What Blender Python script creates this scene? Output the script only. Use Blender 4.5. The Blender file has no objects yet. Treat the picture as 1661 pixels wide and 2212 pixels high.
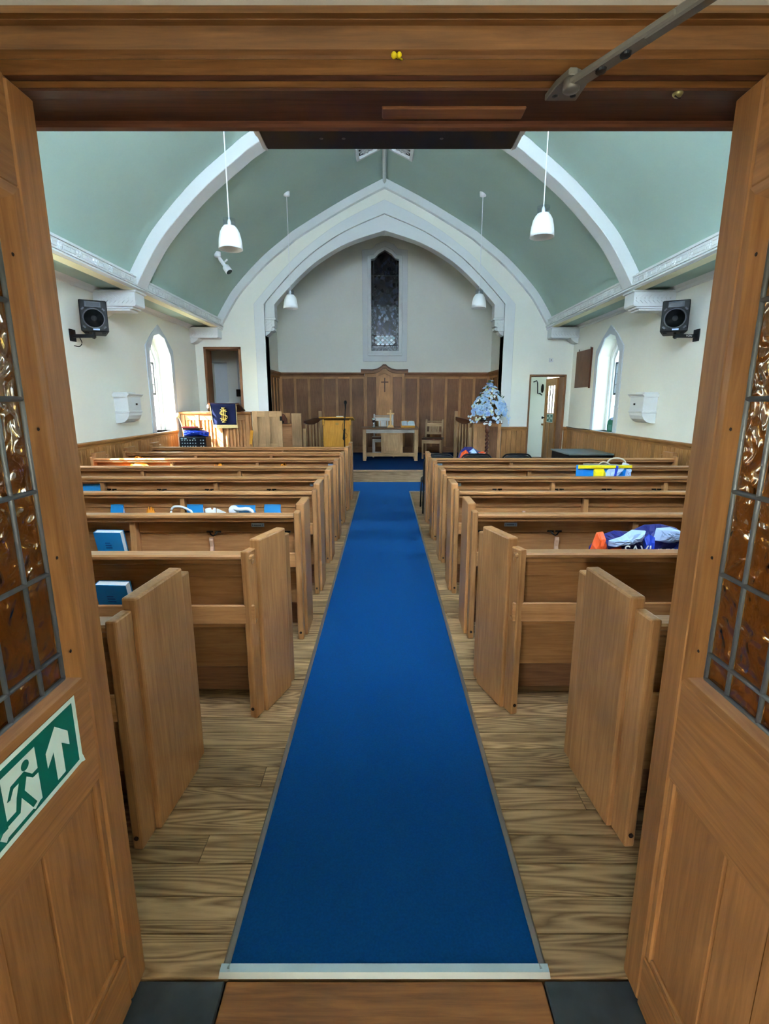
import bpy, math, random
from mathutils import Vector, Matrix, Euler
from mathutils.geometry import tessellate_polygon
random.seed(7)
PI = math.pi
sc = bpy.context.scene
COL = sc.collection

# ------------------------------------------------------------------ camera
F_PX, IW, IH = 1087.0, 1661.0, 2212.0
CAM_H = 1.5
cd = bpy.data.cameras.new('camera'); cam = bpy.data.objects.new('camera', cd); COL.objects.link(cam)
cd.sensor_fit = 'VERTICAL'; cd.sensor_height = 24.0; cd.lens = 24.0 * F_PX / IH
cd.clip_start = 0.02; cd.clip_end = 300
cam.location = (0, 0, CAM_H)
cam.rotation_euler = (PI / 2 - math.atan(238.0 / F_PX), 0, 0)
sc.camera = cam

# ------------------------------------------------------------------ light
sun_dir = Vector((0.75, 0.52, -0.72)).normalized()
w = bpy.data.worlds.new('sky'); sc.world = w; w.use_nodes = True
nt = w.node_tree; nt.nodes.clear()
sky = nt.nodes.new('ShaderNodeTexSky'); sky.sky_type = 'NISHITA'; sky.sun_disc = False
sky.sun_elevation = math.asin(-sun_dir.z); sky.sun_rotation = math.atan2(-sun_dir.x, -sun_dir.y)
sky.air_density = 1.0; sky.dust_density = 1.0; sky.ozone_density = 1.0
bg = nt.nodes.new('ShaderNodeBackground'); bg.inputs['Strength'].default_value = 1.0
out = nt.nodes.new('ShaderNodeOutputWorld')
nt.links.new(sky.outputs[0], bg.inputs[0]); nt.links.new(bg.outputs[0], out.inputs[0])
sl = bpy.data.lights.new('sun', 'SUN'); sl.energy = 19.0; sl.angle = math.radians(0.6); sl.color = (1.0, 0.93, 0.82)
so = bpy.data.objects.new('sun', sl); COL.objects.link(so)
so.rotation_euler = sun_dir.to_track_quat('-Z', 'Y').to_euler(); so.location = (-8, -8, 12)
vs = sc.view_settings
vs.view_transform = 'Standard'; vs.look = 'None'; vs.gamma = 1.0; vs.use_curve_mapping = False
vs.exposure = 2.75
try:
    cy = sc.cycles
    cy.use_denoising = True; cy.debug_bvh_type = 'STATIC_BVH'
    cy.max_bounces = 5; cy.diffuse_bounces = 4; cy.glossy_bounces = 3; cy.transmission_bounces = 4; cy.transparent_max_bounces = 8
    cy.use_adaptive_sampling = True; cy.adaptive_threshold = 0.08; cy.adaptive_min_samples = 32; cy.use_light_tree = True
    cy.sample_clamp_indirect = 8.0; cy.caustics_reflective = False; cy.caustics_refractive = False
except Exception:
    pass

# ------------------------------------------------------------------ materials
def lin(c):
    def f(v):
        v /= 255.0
        return v / 12.92 if v <= 0.04045 else ((v + 0.055) / 1.055) ** 2.4
    return (f(c[0]), f(c[1]), f(c[2]), 1.0)

MATS = {}
def plain(name, rgb, rough=0.6, metal=0.0, spec=0.4, noise=0.0, nscale=8.0, bump=0.0, bscale=60.0, alpha=1.0):
    if name in MATS: return MATS[name]
    m = bpy.data.materials.new(name); m.use_nodes = True; n = m.node_tree; b = n.nodes['Principled BSDF']
    b.inputs['Roughness'].default_value = rough; b.inputs['Metallic'].default_value = metal
    b.inputs['Specular IOR Level'].default_value = spec
    c = lin(rgb)
    tc = n.nodes.new('ShaderNodeTexCoord')
    if noise > 0:
        nz = n.nodes.new('ShaderNodeTexNoise'); nz.inputs['Scale'].default_value = nscale; nz.inputs['Detail'].default_value = 4
        n.links.new(tc.outputs['Object'], nz.inputs['Vector'])
        rp = n.nodes.new('ShaderNodeValToRGB')
        rp.color_ramp.elements[0].position = 0.3; rp.color_ramp.elements[1].position = 0.7
        rp.color_ramp.elements[0].color = tuple(x * (1 - noise) for x in c[:3]) + (1,)
        rp.color_ramp.elements[1].color = tuple(min(1, x * (1 + noise * .5)) for x in c[:3]) + (1,)
        n.links.new(nz.outputs['Fac'], rp.inputs['Fac']); n.links.new(rp.outputs['Color'], b.inputs['Base Color'])
    else:
        b.inputs['Base Color'].default_value = c
    if bump > 0:
        nb = n.nodes.new('ShaderNodeTexNoise'); nb.inputs['Scale'].default_value = bscale; nb.inputs['Detail'].default_value = 3
        n.links.new(tc.outputs['Object'], nb.inputs['Vector'])
        bp = n.nodes.new('ShaderNodeBump'); bp.inputs['Strength'].default_value = bump; bp.inputs['Distance'].default_value = 0.01
        n.links.new(nb.outputs['Fac'], bp.inputs['Height']); n.links.new(bp.outputs['Normal'], b.inputs['Normal'])
    MATS[name] = m
    return m

def wood(name, dark, light, axis='z', rough=0.45, scale=26.0, rings=0.0, stretch=0.06, vary=0.25, spec=0.35, wear=0.0):
    """grain runs along the given object axis"""
    if name in MATS: return MATS[name]
    m = bpy.data.materials.new(name); m.use_nodes = True; n = m.node_tree; L = n.links; b = n.nodes['Principled BSDF']
    tc = n.nodes.new('ShaderNodeTexCoord'); oi = n.nodes.new('ShaderNodeObjectInfo')
    mul = n.nodes.new('ShaderNodeVectorMath'); mul.operation = 'SCALE'; mul.inputs[0].default_value = (13.1, 7.7, 17.3)
    L.new(oi.outputs['Random'], mul.inputs['Scale'])
    add = n.nodes.new('ShaderNodeVectorMath'); add.operation = 'ADD'
    L.new(tc.outputs['Object'], add.inputs[0]); L.new(mul.outputs[0], add.inputs[1])
    mp = n.nodes.new('ShaderNodeMapping')
    s = [1.0, 1.0, 1.0]; s['xyz'.index(axis)] = stretch
    mp.inputs['Scale'].default_value = s
    L.new(add.outputs[0], mp.inputs['Vector'])
    nz = n.nodes.new('ShaderNodeTexNoise'); nz.inputs['Scale'].default_value = scale * 3; nz.inputs['Detail'].default_value = 8
    nz.inputs['Roughness'].default_value = 0.62; nz.inputs['Distortion'].default_value = 0.4
    L.new(mp.outputs[0], nz.inputs['Vector'])
    fac = nz.outputs['Fac']
    if rings > 0:
        n2 = n.nodes.new('ShaderNodeTexNoise'); n2.inputs['Scale'].default_value = scale * .42; n2.inputs['Detail'].default_value = 1.2
        n2.inputs['Distortion'].default_value = 0.5
        L.new(mp.outputs[0], n2.inputs['Vector'])
        mu = n.nodes.new('ShaderNodeMath'); mu.operation = 'MULTIPLY'; mu.inputs[1].default_value = 13.0
        L.new(n2.outputs['Fac'], mu.inputs[0])
        fr = n.nodes.new('ShaderNodeMath'); fr.operation = 'PINGPONG'; fr.inputs[1].default_value = 0.5
        L.new(mu.outputs[0], fr.inputs[0])
        m2 = n.nodes.new('ShaderNodeMath'); m2.operation = 'MULTIPLY'; m2.inputs[1].default_value = 2.0
        L.new(fr.outputs[0], m2.inputs[0])
        mx = n.nodes.new('ShaderNodeMix'); mx.data_type = 'FLOAT'; mx.inputs[0].default_value = rings
        L.new(nz.outputs['Fac'], mx.inputs[2]); L.new(m2.outputs[0], mx.inputs[3])
        fac = mx.outputs[0]
    rp = n.nodes.new('ShaderNodeValToRGB')
    rp.color_ramp.elements[0].position = 0.28; rp.color_ramp.elements[1].position = 0.68
    rp.color_ramp.elements[0].color = lin(dark); rp.color_ramp.elements[1].color = lin(light)
    L.new(fac, rp.inputs['Fac'])
    # slow tone drift over the board and from board to board
    nd = n.nodes.new('ShaderNodeTexNoise'); nd.inputs['Scale'].default_value = 2.3; nd.inputs['Detail'].default_value = 3
    L.new(add.outputs[0], nd.inputs['Vector'])
    mr = n.nodes.new('ShaderNodeMapRange'); mr.inputs[1].default_value = 0.3; mr.inputs[2].default_value = 0.7
    mr.inputs[3].default_value = 1 - vary; mr.inputs[4].default_value = 1 + vary * .6
    L.new(nd.outputs['Fac'], mr.inputs[0])
    mr2 = n.nodes.new('ShaderNodeMapRange'); mr2.inputs[3].default_value = 1 - vary * .6; mr2.inputs[4].default_value = 1 + vary * .3
    L.new(oi.outputs['Random'], mr2.inputs[0])
    mm = n.nodes.new('ShaderNodeMath'); mm.operation = 'MULTIPLY'
    L.new(mr.outputs[0], mm.inputs[0]); L.new(mr2.outputs[0], mm.inputs[1])
    hs = n.nodes.new('ShaderNodeHueSaturation')
    L.new(rp.outputs['Color'], hs.inputs['Color']); L.new(mm.outputs[0], hs.inputs['Value'])
    L.new(hs.outputs['Color'], b.inputs['Base Color'])
    b.inputs['Roughness'].default_value = rough; b.inputs['Specular IOR Level'].default_value = spec
    bp = n.nodes.new('ShaderNodeBump'); bp.inputs['Strength'].default_value = 0.12; bp.inputs['Distance'].default_value = 0.004
    L.new(fac, bp.inputs['Height']); L.new(bp.outputs['Normal'], b.inputs['Normal'])
    MATS[name] = m
    return m

OAK_D, OAK_L = (158, 106, 62), (190, 138, 88)
oak = {a: wood('pew_oak_' + a, OAK_D, OAK_L, a, rough=.42) for a in 'xyz'}
dk = {a: wood('door_oak_' + a, (134, 86, 46), (172, 118, 68), a, rough=.42, vary=.18) for a in 'xyz'}
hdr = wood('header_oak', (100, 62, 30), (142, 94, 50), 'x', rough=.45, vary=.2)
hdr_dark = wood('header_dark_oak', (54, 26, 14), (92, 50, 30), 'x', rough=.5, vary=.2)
dado = {a: wood('dado_pine_' + a, (150, 100, 52), (196, 142, 84), a, rough=.45) for a in 'xyz'}
pan = {a: wood('chancel_oak_' + a, (122, 82, 54), (162, 114, 78), a, rough=.5) for a in 'xyz'}
stl = {a: wood('chancel_stile_oak_' + a, (172, 120, 74), (210, 156, 104), a, rough=.5) for a in 'xyz'}
tbl = {a: wood('table_oak_' + a, (164, 126, 84), (204, 164, 118), a, rough=.5) for a in 'xyz'}
greyoak = {a: wood('grey_oak_' + a, (168, 158, 146), (208, 200, 188), a, rough=.35) for a in 'xyz'}
pine = {a: wood('lectern_pine_' + a, (196, 126, 30), (226, 164, 62), a, rough=.35, vary=.12) for a in 'xyz'}
mahog = wood('mahogany', (70, 36, 22), (110, 58, 34), 'z', rough=.35)
floor_m = wood('floor_pine', (122, 90, 58), (184, 148, 106), 'x', rough=.5, scale=32.0, rings=.42, stretch=.07, vary=.3)
riser_m = wood('riser_pine', (150, 116, 78), (200, 166, 124), 'x', rough=.5, rings=.2)

wall_m = plain('cream_paint', (240, 241, 230), .7, noise=.03, nscale=1.3, bump=.06, bscale=25)
trim_m = plain('white_stone_paint', (226, 230, 230), .65, noise=.02, nscale=2, bump=.05, bscale=30)
green_m = plain('sage_green_paint', (178, 204, 192), .75, noise=.05, nscale=1.1, bump=.04, bscale=20)
white_m = plain('white_gloss', (238, 240, 240), .35)
carpet_m = plain('blue_carpet', (4, 66, 122), .95, spec=.1, noise=.15, nscale=160, bump=.12, bscale=400)
_b = carpet_m.node_tree.nodes['Principled BSDF']
_b.inputs['Sheen Weight'].default_value = .35; _b.inputs['Sheen Roughness'].default_value = .4; _b.inputs['Sheen Tint'].default_value = (.05, .35, .9, 1)
silver_m = plain('brushed_aluminium', (168, 168, 168), .38, metal=.85)
slate_m = plain('dark_slate', (56, 60, 64), .45, noise=.35, nscale=14, bump=.2, bscale=18)
black_m = plain('black_plastic', (15, 16, 18), .55, spec=.3)
black_cloth = plain('black_vinyl', (18, 20, 24), .45)
cone_m = plain('speaker_cone', (24, 27, 32), .35)
steel_m = plain('painted_steel_grey', (112, 106, 100), .45, metal=.3)
dsteel_m = plain('dark_steel', (34, 36, 40), .4, metal=.6)
iron_m = plain('black_iron', (20, 18, 17), .5, metal=.3)
lead_m = plain('lead_came', (120, 122, 124), .45, metal=.55)
lead_dark = plain('window_lead', (60, 64, 66), .6)
gold_m = plain('gold_thread', (224, 190, 96), .5)
navy_m = plain('navy_velvet', (16, 24, 56), .9, spec=.15)
fringe_m = plain('gold_fringe', (190, 172, 118), .8, noise=.25, nscale=90)
paper_m = plain('paper', (236, 238, 236), .7)
bookblue_m = plain('book_blue', (26, 134, 196), .45)
chrome_m = plain('silver_plate', (200, 200, 202), .2, metal=1.0)
brassw_m = plain('pale_wood_cross', (232, 186, 120), .5)
orange_m = plain('orange_plastic', (238, 88, 30), .45)
orangec_m = plain('orange_cloth', (244, 150, 30), .7)
royal_m = plain('royal_blue_plastic', (30, 66, 190), .4)
navyp_m = plain('navy_plastic', (38, 40, 112), .4)
paleb_m = plain('pale_blue_plastic', (170, 196, 236), .4)
cyan_m = plain('bag_blue', (12, 128, 214), .45)
yellow_m = plain('bag_yellow', (244, 222, 20), .45)
whitep_m = plain('white_plastic', (236, 238, 240), .4)
signg_m = plain('sign_green', (0, 104, 88), .45)
signw_m = plain('sign_white', (214, 232, 222), .5)
greenb_m = plain('green_plastic', (26, 122, 98), .35)
redbox_m = plain('red_cushion', (150, 36, 30), .7)
ground_m = plain('outside_ground', (150, 150, 132), .9, noise=.2, nscale=.6)
brick_m = plain('outside_render', (200, 190, 172), .9)
plugs_m = plain('plug_dark', (40, 22, 12), .7)

def glass_clear(name, tint=(0.93, 0.96, 0.95), gloss=.07):
    m = bpy.data.materials.new(name); m.use_nodes = True; n = m.node_tree; n.nodes.clear()
    t = n.nodes.new('ShaderNodeBsdfTransparent'); t.inputs[0].default_value = tint + (1,)
    g = n.nodes.new('ShaderNodeBsdfGlossy'); g.inputs['Roughness'].default_value = .05
    mx = n.nodes.new('ShaderNodeMixShader'); mx.inputs[0].default_value = gloss
    o = n.nodes.new('ShaderNodeOutputMaterial')
    n.links.new(t.outputs[0], mx.inputs[1]); n.links.new(g.outputs[0], mx.inputs[2]); n.links.new(mx.outputs[0], o.inputs[0])
    return m
pane_m = glass_clear('window_glass')
def obscured_glass():
    m = bpy.data.materials.new('obscured_glass'); m.use_nodes = True; n = m.node_tree; n.nodes.clear()
    t = n.nodes.new('ShaderNodeBsdfTranslucent'); t.inputs[0].default_value = (.78, .86, .95, 1)
    g = n.nodes.new('ShaderNodeBsdfDiffuse'); g.inputs['Color'].default_value = (.8, .82, .84, 1)
    mx = n.nodes.new('ShaderNodeMixShader'); mx.inputs[0].default_value = .12
    o = n.nodes.new('ShaderNodeOutputMaterial')
    n.links.new(t.outputs[0], mx.inputs[1]); n.links.new(g.outputs[0], mx.inputs[2]); n.links.new(mx.outputs[0], o.inputs[0])
    return m
obscured_m = obscured_glass()
neck_m = glass_clear('clear_acrylic', (0.93, 0.95, 0.99), .1)
def amber_glass():
    m = bpy.data.materials.new('amber_hammered_glass'); m.use_nodes = True; n = m.node_tree; L = n.links; n.nodes.clear()
    tc = n.nodes.new('ShaderNodeTexCoord'); oi = n.nodes.new('ShaderNodeObjectInfo')
    mul = n.nodes.new('ShaderNodeVectorMath'); mul.operation = 'SCALE'; mul.inputs[0].default_value = (3, 5, 7)
    L.new(oi.outputs['Random'], mul.inputs['Scale'])
    ad = n.nodes.new('ShaderNodeVectorMath'); ad.operation = 'ADD'; L.new(tc.outputs['Object'], ad.inputs[0]); L.new(mul.outputs[0], ad.inputs[1])
    nz = n.nodes.new('ShaderNodeTexNoise'); nz.inputs['Scale'].default_value = 22; nz.inputs['Detail'].default_value = .3; nz.inputs['Distortion'].default_value = 1.3
    L.new(ad.outputs[0], nz.inputs['Vector'])
    bp = n.nodes.new('ShaderNodeBump'); bp.inputs['Strength'].default_value = .7; bp.inputs['Distance'].default_value = .010
    L.new(nz.outputs['Fac'], bp.inputs['Height'])
    g = n.nodes.new('ShaderNodeBsdfGlass'); g.inputs['Roughness'].default_value = .03; g.inputs['IOR'].default_value = 1.35
    g.inputs['Color'].default_value = lin((236, 206, 150))
    L.new(bp.outputs[0], g.inputs['Normal'])
    gl = n.nodes.new('ShaderNodeBsdfGlossy'); gl.inputs['Roughness'].default_value = .06; gl.inputs['Color'].default_value = (.9, .9, .9, 1)
    L.new(bp.outputs[0], gl.inputs['Normal'])
    mx = n.nodes.new('ShaderNodeMixShader'); mx.inputs[0].default_value = .1
    L.new(g.outputs[0], mx.inputs[1]); L.new(gl.outputs[0], mx.inputs[2])
    o = n.nodes.new('ShaderNodeOutputMaterial'); L.new(mx.outputs[0], o.inputs[0])
    return m
amber_m = amber_glass()

def stained_mat(name, cols, scale, rough=.25):
    m = bpy.data.materials.new(name); m.use_nodes = True; n = m.node_tree; L = n.links; b = n.nodes['Principled BSDF']
    tc = n.nodes.new('ShaderNodeTexCoord')
    mp = n.nodes.new('ShaderNodeMapping'); mp.inputs['Scale'].default_value = (scale, 0.0, scale * .75)
    L.new(tc.outputs['Object'], mp.inputs[0])
    nzw = n.nodes.new('ShaderNodeTexNoise'); nzw.inputs['Scale'].default_value = 1.2
    L.new(mp.outputs[0], nzw.inputs['Vector'])
    ad = n.nodes.new('ShaderNodeVectorMath'); ad.operation = 'ADD'; L.new(mp.outputs[0], ad.inputs[0]); L.new(nzw.outputs['Color'], ad.inputs[1])
    v = n.nodes.new('ShaderNodeTexVoronoi'); v.inputs['Scale'].default_value = 1.0
    L.new(ad.outputs[0], v.inputs['Vector'])
    ve = n.nodes.new('ShaderNodeTexVoronoi'); ve.feature = 'DISTANCE_TO_EDGE'; ve.inputs['Scale'].default_value = 1.0
    L.new(ad.outputs[0], ve.inputs['Vector'])
    sp = n.nodes.new('ShaderNodeSeparateColor'); L.new(v.outputs['Color'], sp.inputs[0])
    rp = n.nodes.new('ShaderNodeValToRGB'); rp.color_ramp.interpolation = 'CONSTANT'
    els = rp.color_ramp.elements
    while len(els) < len(cols): els.new(0.5)
    for i, c in enumerate(cols):
        els[i].position = i / len(cols); els[i].color = lin(c)
    L.new(sp.outputs[0], rp.inputs[0])
    gt = n.nodes.new('ShaderNodeMath'); gt.operation = 'GREATER_THAN'; gt.inputs[1].default_value = .06
    L.new(ve.outputs['Distance'], gt.inputs[0])
    mx = n.nodes.new('ShaderNodeMix'); mx.data_type = 'RGBA'; mx.inputs[6].default_value = lin((18, 18, 20))
    L.new(gt.outputs[0], mx.inputs[0]); L.new(rp.outputs['Color'], mx.inputs[7])
    L.new(mx.outputs[2], b.inputs['Base Color']); b.inputs['Roughness'].default_value = rough; b.inputs['Specular IOR Level'].default_value = .2
    return m

# ------------------------------------------------------------------ mesh helpers
class MB:
    def __init__(self): self.v = []; self.f = []
    def add(self, vs_, fs_):
        o = len(self.v); self.v += [tuple(p) for p in vs_]; self.f += [tuple(i + o for i in f) for f in fs_]; return self
    def box(self, x0, x1, y0, y1, z0, z1):
        x0, x1 = min(x0, x1), max(x0, x1); y0, y1 = min(y0, y1), max(y0, y1); z0, z1 = min(z0, z1), max(z0, z1)
        return self.add([(x0, y0, z0), (x1, y0, z0), (x1, y1, z0), (x0, y1, z0), (x0, y0, z1), (x1, y0, z1), (x1, y1, z1), (x0, y1, z1)],
                        [(0, 3, 2, 1), (4, 5, 6, 7), (0, 1, 5, 4), (1, 2, 6, 5), (2, 3, 7, 6), (3, 0, 4, 7)])
    def obox(self, c, size, rot):
        m = Euler(rot).to_matrix(); hx, hy, hz = [s / 2 for s in size]
        pts = [Vector(c) + m @ Vector((a * hx, b * hy, d * hz)) for d in (-1, 1) for (a, b) in ((-1, -1), (1, -1), (1, 1), (-1, 1))]
        return self.add(pts, [(0, 3, 2, 1), (4, 5, 6, 7), (0, 1, 5, 4), (1, 2, 6, 5), (2, 3, 7, 6), (3, 0, 4, 7)])
    @staticmethod
    def P(plane, a, b, d):
        return {'xz': (a, d, b), 'yz': (d, a, b), 'xy': (a, b, d)}[plane]
    def prism(self, poly, plane, d0, d1):
        n = len(poly)
        area = sum(poly[i][0] * poly[(i + 1) % n][1] - poly[(i + 1) % n][0] * poly[i][1] for i in range(n))
        if area < 0: poly = poly[::-1]
        vs_ = [self.P(plane, a, b, d0) for a, b in poly] + [self.P(plane, a, b, d1) for a, b in poly]
        tris = tessellate_polygon([[Vector((a, b, 0)) for a, b in poly]]) if n > 4 else [tuple(range(n))]
        fs_ = [tuple(t) for t in tris] + [tuple(i + n for i in t)[::-1] for t in tris]
        fs_ += [(i, (i + 1) % n, n + (i + 1) % n, n + i) for i in range(n)]
        return self.add(vs_, fs_)
    def plate(self, loops, plane, d0, d1):
        """polygon with holes, extruded"""
        flat = [p for l in loops for p in l]; n = len(flat)
        tris = tessellate_polygon([[Vector((a, b, 0)) for a, b in l] for l in loops])
        vs_ = [self.P(plane, a, b, d0) for a, b in flat] + [self.P(plane, a, b, d1) for a, b in flat]
        fs_ = [tuple(t) for t in tris] + [tuple(i + n for i in t)[::-1] for t in tris]
        o = 0
        for l in loops:
            k = len(l)
            fs_ += [(o + i, o + (i + 1) % k, n + o + (i + 1) % k, n + o + i) for i in range(k)]
            o += k
        return self.add(vs_, fs_)
    def strip(self, a, b, plane, d0, d1):
        """band between two open polylines of equal length, extruded"""
        loop = list(a) + list(b)[::-1]
        n = len(a)
        vs_ = [self.P(plane, p[0], p[1], d) for d in (d0, d1) for p in loop]
        N = len(loop); fs_ = []
        for i in range(n - 1):
            q = (i, i + 1, N - 2 - i, N - 1 - i)
            fs_ += [q, tuple(j + N for j in q)[::-1]]
        fs_ += [(i, (i + 1) % N, N + (i + 1) % N, N + i) for i in range(N)]
        return self.add(vs_, fs_)
    def tube(self, pts, r, n=8):
        pts = [Vector(p) for p in pts]; rs = r if isinstance(r, (list, tuple)) else [r] * len(pts)
        vs_ = []; fs_ = []; up = Vector((0, 0, 1))
        for i, p in enumerate(pts):
            d = (pts[min(i + 1, len(pts) - 1)] - pts[max(i - 1, 0)]).normalized()
            a = d.cross(up if abs(d.dot(up)) < .95 else Vector((1, 0, 0))).normalized(); b = d.cross(a)
            vs_ += [p + rs[i] * (math.cos(2 * PI * k / n) * a + math.sin(2 * PI * k / n) * b) for k in range(n)]
        for i in range(len(pts) - 1):
            fs_ += [(i * n + k, i * n + (k + 1) % n, (i + 1) * n + (k + 1) % n, (i + 1) * n + k) for k in range(n)]
        fs_ += [tuple(range(n))[::-1], tuple(range((len(pts) - 1) * n, len(pts) * n))]
        return self.add(vs_, fs_)
    def lathe(self, prof, c=(0, 0, 0), n=20, axis='z', closed=True):
        vs_ = []; fs_ = []
        for r, z in prof:
            for k in range(n):
                a = 2 * PI * k / n; p = (r * math.cos(a), r * math.sin(a), z)
                if axis == 'x': p = (p[2], p[0], p[1])
                if axis == 'y': p = (p[0], p[2], p[1])
                vs_.append((p[0] + c[0], p[1] + c[1], p[2] + c[2]))
        for i in range(len(prof) - 1):
            fs_ += [(i * n + k, i * n + (k + 1) % n, (i + 1) * n + (k + 1) % n, (i + 1) * n + k) for k in range(n)]
        if closed: fs_ += [tuple(range(n))[::-1], tuple(range((len(prof) - 1) * n, len(prof) * n))]
        return self.add(vs_, fs_)
    def ball(self, c, r, n=10, sx=1, sy=1, sz=1):
        m = n // 2; vs_ = []; fs_ = []
        for i in range(m + 1):
            t = PI * i / m
            for k in range(n):
                a = 2 * PI * k / n
                vs_.append((c[0] + sx * r * math.sin(t) * math.cos(a), c[1] + sy * r * math.sin(t) * math.sin(a), c[2] + sz * r * math.cos(t)))
        for i in range(m):
            fs_ += [(i * n + k, (i + 1) * n + k, (i + 1) * n + (k + 1) % n, i * n + (k + 1) % n) for k in range(n)]
        return self.add(vs_, fs_)
    def xf(self, mat, start=0):
        self.v[start:] = [tuple(mat @ Vector(p)) for p in self.v[start:]]; return self

ORG = {}
def mk(name, mb, mat, parent=None, bevel=0.0, smooth=False, loc=None, seg=1):
    """link one mesh object; mesh data is given in world space, or in the parent's space when the parent is local"""
    o0 = ORG[parent.name] if parent is not None else (Vector(loc) if loc is not None else Vector((0, 0, 0)))
    me = bpy.data.meshes.new(name)
    me.from_pydata([(Vector(p) - o0)[:] for p in mb.v], [], mb.f)
    import bmesh
    bm = bmesh.new(); bm.from_mesh(me); bmesh.ops.recalc_face_normals(bm, faces=bm.faces); bm.to_mesh(me); bm.free()
    if smooth:
        for p in me.polygons: p.use_smooth = True
    me.materials.append(mat)
    o = bpy.data.objects.new(name, me); COL.objects.link(o)
    if parent is not None: o.parent = parent
    elif loc is not None: o.location = loc
    if bevel > 0:
        b = o.modifiers.new('edge', 'BEVEL'); b.width = bevel; b.segments = seg; b.limit_method = 'ANGLE'; b.angle_limit = math.radians(40)
    ORG[o.name] = o0.copy()
    return o
def tag(o, label=None, cat=None, group=None, kind=None):
    if label: o['label'] = label
    if cat: o['category'] = cat
    if group: o['group'] = group
    if kind: o['kind'] = kind
    return o
def thing(name, label, cat, loc=(0, 0, 0), rz=0.0, group=None, local=False, kind=None):
    o = bpy.data.objects.new(name, None); COL.objects.link(o); o.empty_display_size = .1
    o.location = loc; o.rotation_euler = (0, 0, rz)
    ORG[o.name] = Vector((0, 0, 0)) if local else Vector(loc)
    return tag(o, label, cat, group, kind)
def struct(name, mb, mat, label=None, bevel=0, loc=None):
    return tag(mk(name, mb, mat, bevel=bevel, loc=loc), label, None, None, 'structure')
def share(src, name, loc, parent=None, rot=None):
    o = bpy.data.objects.new(name, src.data); COL.objects.link(o); o.parent = parent; o.location = loc
    if rot: o.rotation_euler = rot
    for md in src.modifiers:
        b = o.modifiers.new(md.name, md.type)
        for k in ('width', 'segments', 'limit_method', 'angle_limit'): setattr(b, k, getattr(md, k))
    ORG[o.name] = Vector((0, 0, 0))
    return o
def crspline(pts, k=8):
    out_ = []
    n = len(pts)
    for i in range(n - 1):
        p0 = pts[max(i - 1, 0)]; p1 = pts[i]; p2 = pts[i + 1]; p3 = pts[min(i + 2, n - 1)]
        for j in range(k):
            t = j / k
            out_.append(tuple(.5 * ((2 * p1[c]) + (-p0[c] + p2[c]) * t + (2 * p0[c] - 5 * p1[c] + 4 * p2[c] - p3[c]) * t * t + (-p0[c] + 3 * p1[c] - 3 * p2[c] + p3[c]) * t ** 3) for c in range(len(p1))))
    out_.append(tuple(pts[-1]))
    return out_
def text_mb(body, size, mat_, name, parent, loc, rot, depth=.0005):
    cu = bpy.data.curves.new(name, 'FONT'); cu.body = body; cu.size = size; cu.extrude = depth; cu.align_x = 'CENTER'; cu.align_y = 'CENTER'
    cu.materials.append(mat_)
    tmp = bpy.data.objects.new(name, cu); COL.objects.link(tmp)
    me = bpy.data.meshes.new_from_object(tmp.evaluated_get(bpy.context.evaluated_depsgraph_get()))
    bpy.data.objects.remove(tmp); bpy.data.curves.remove(cu)
    me.materials.clear(); me.materials.append(mat_)
    o = bpy.data.objects.new(name, me); COL.objects.link(o); o.parent = parent
    o.location = loc; o.rotation_euler = rot
    return o

# ================================================================== SETTING
W = 3.8; YA = 10.58; YB = 12.9; YR = 1.25      # side walls, arch wall, chancel back wall, rear wall (nave face)
PZ = 0.236                                      # platform height
struct('ground_outside', MB().box(-60, 60, -60, 60, -.5, -.3), ground_m)
struct('floor_base', MB().box(-W - .3, W + .3, -2.2, YB + .4, -.28, -.03), slate_m)

# floorboards, each one a piece of the floor
fl = thing('floor', None, None, (0, 0, 0), kind='structure')
bw = .1135; y = 1.045; i = 0
while y < 9.49:
    j = random.uniform(-2.4, 2.4)
    if abs(j) < .45: j = (.55 + random.random()) * (1 if j > 0 else -1)
    if i == 5: j = .76
    for x0, x1 in ((-W, j - .0012), (j + .0012, W)):
        mk('plank', MB().box(x0, x1, y + .002, y + bw - .002, -.03, random.uniform(-.0012, 0)), floor_m, fl)
    y += bw; i += 1

# side walls with pointed windows
WIN_Y = [8.88, 5.45]
def win_loop(yc, hw, z0, zs, zt, zm=None):
    f_ = .84 if zm is None else zm
    zq = zs + (zt - zs) * f_
    return [(yc - hw, z0), (yc + hw, z0), (yc + hw, zs), (yc + hw * .5, zq), (yc, zt), (yc - hw * .5, zq), (yc - hw, zs)]
for s, nm in ((-1, 'left'), (1, 'right')):
    outer = [(YR - .2, -.03), (YA, -.03), (YA, 3.75), (YR - .2, 3.75)]
    holes = [win_loop(yc, .41, 1.0, 2.28, 2.61) for yc in WIN_Y]
    struct('wall_' + nm, MB().plate([outer] + holes, 'yz', s * W, s * (W + .36)), wall_m)
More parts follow.
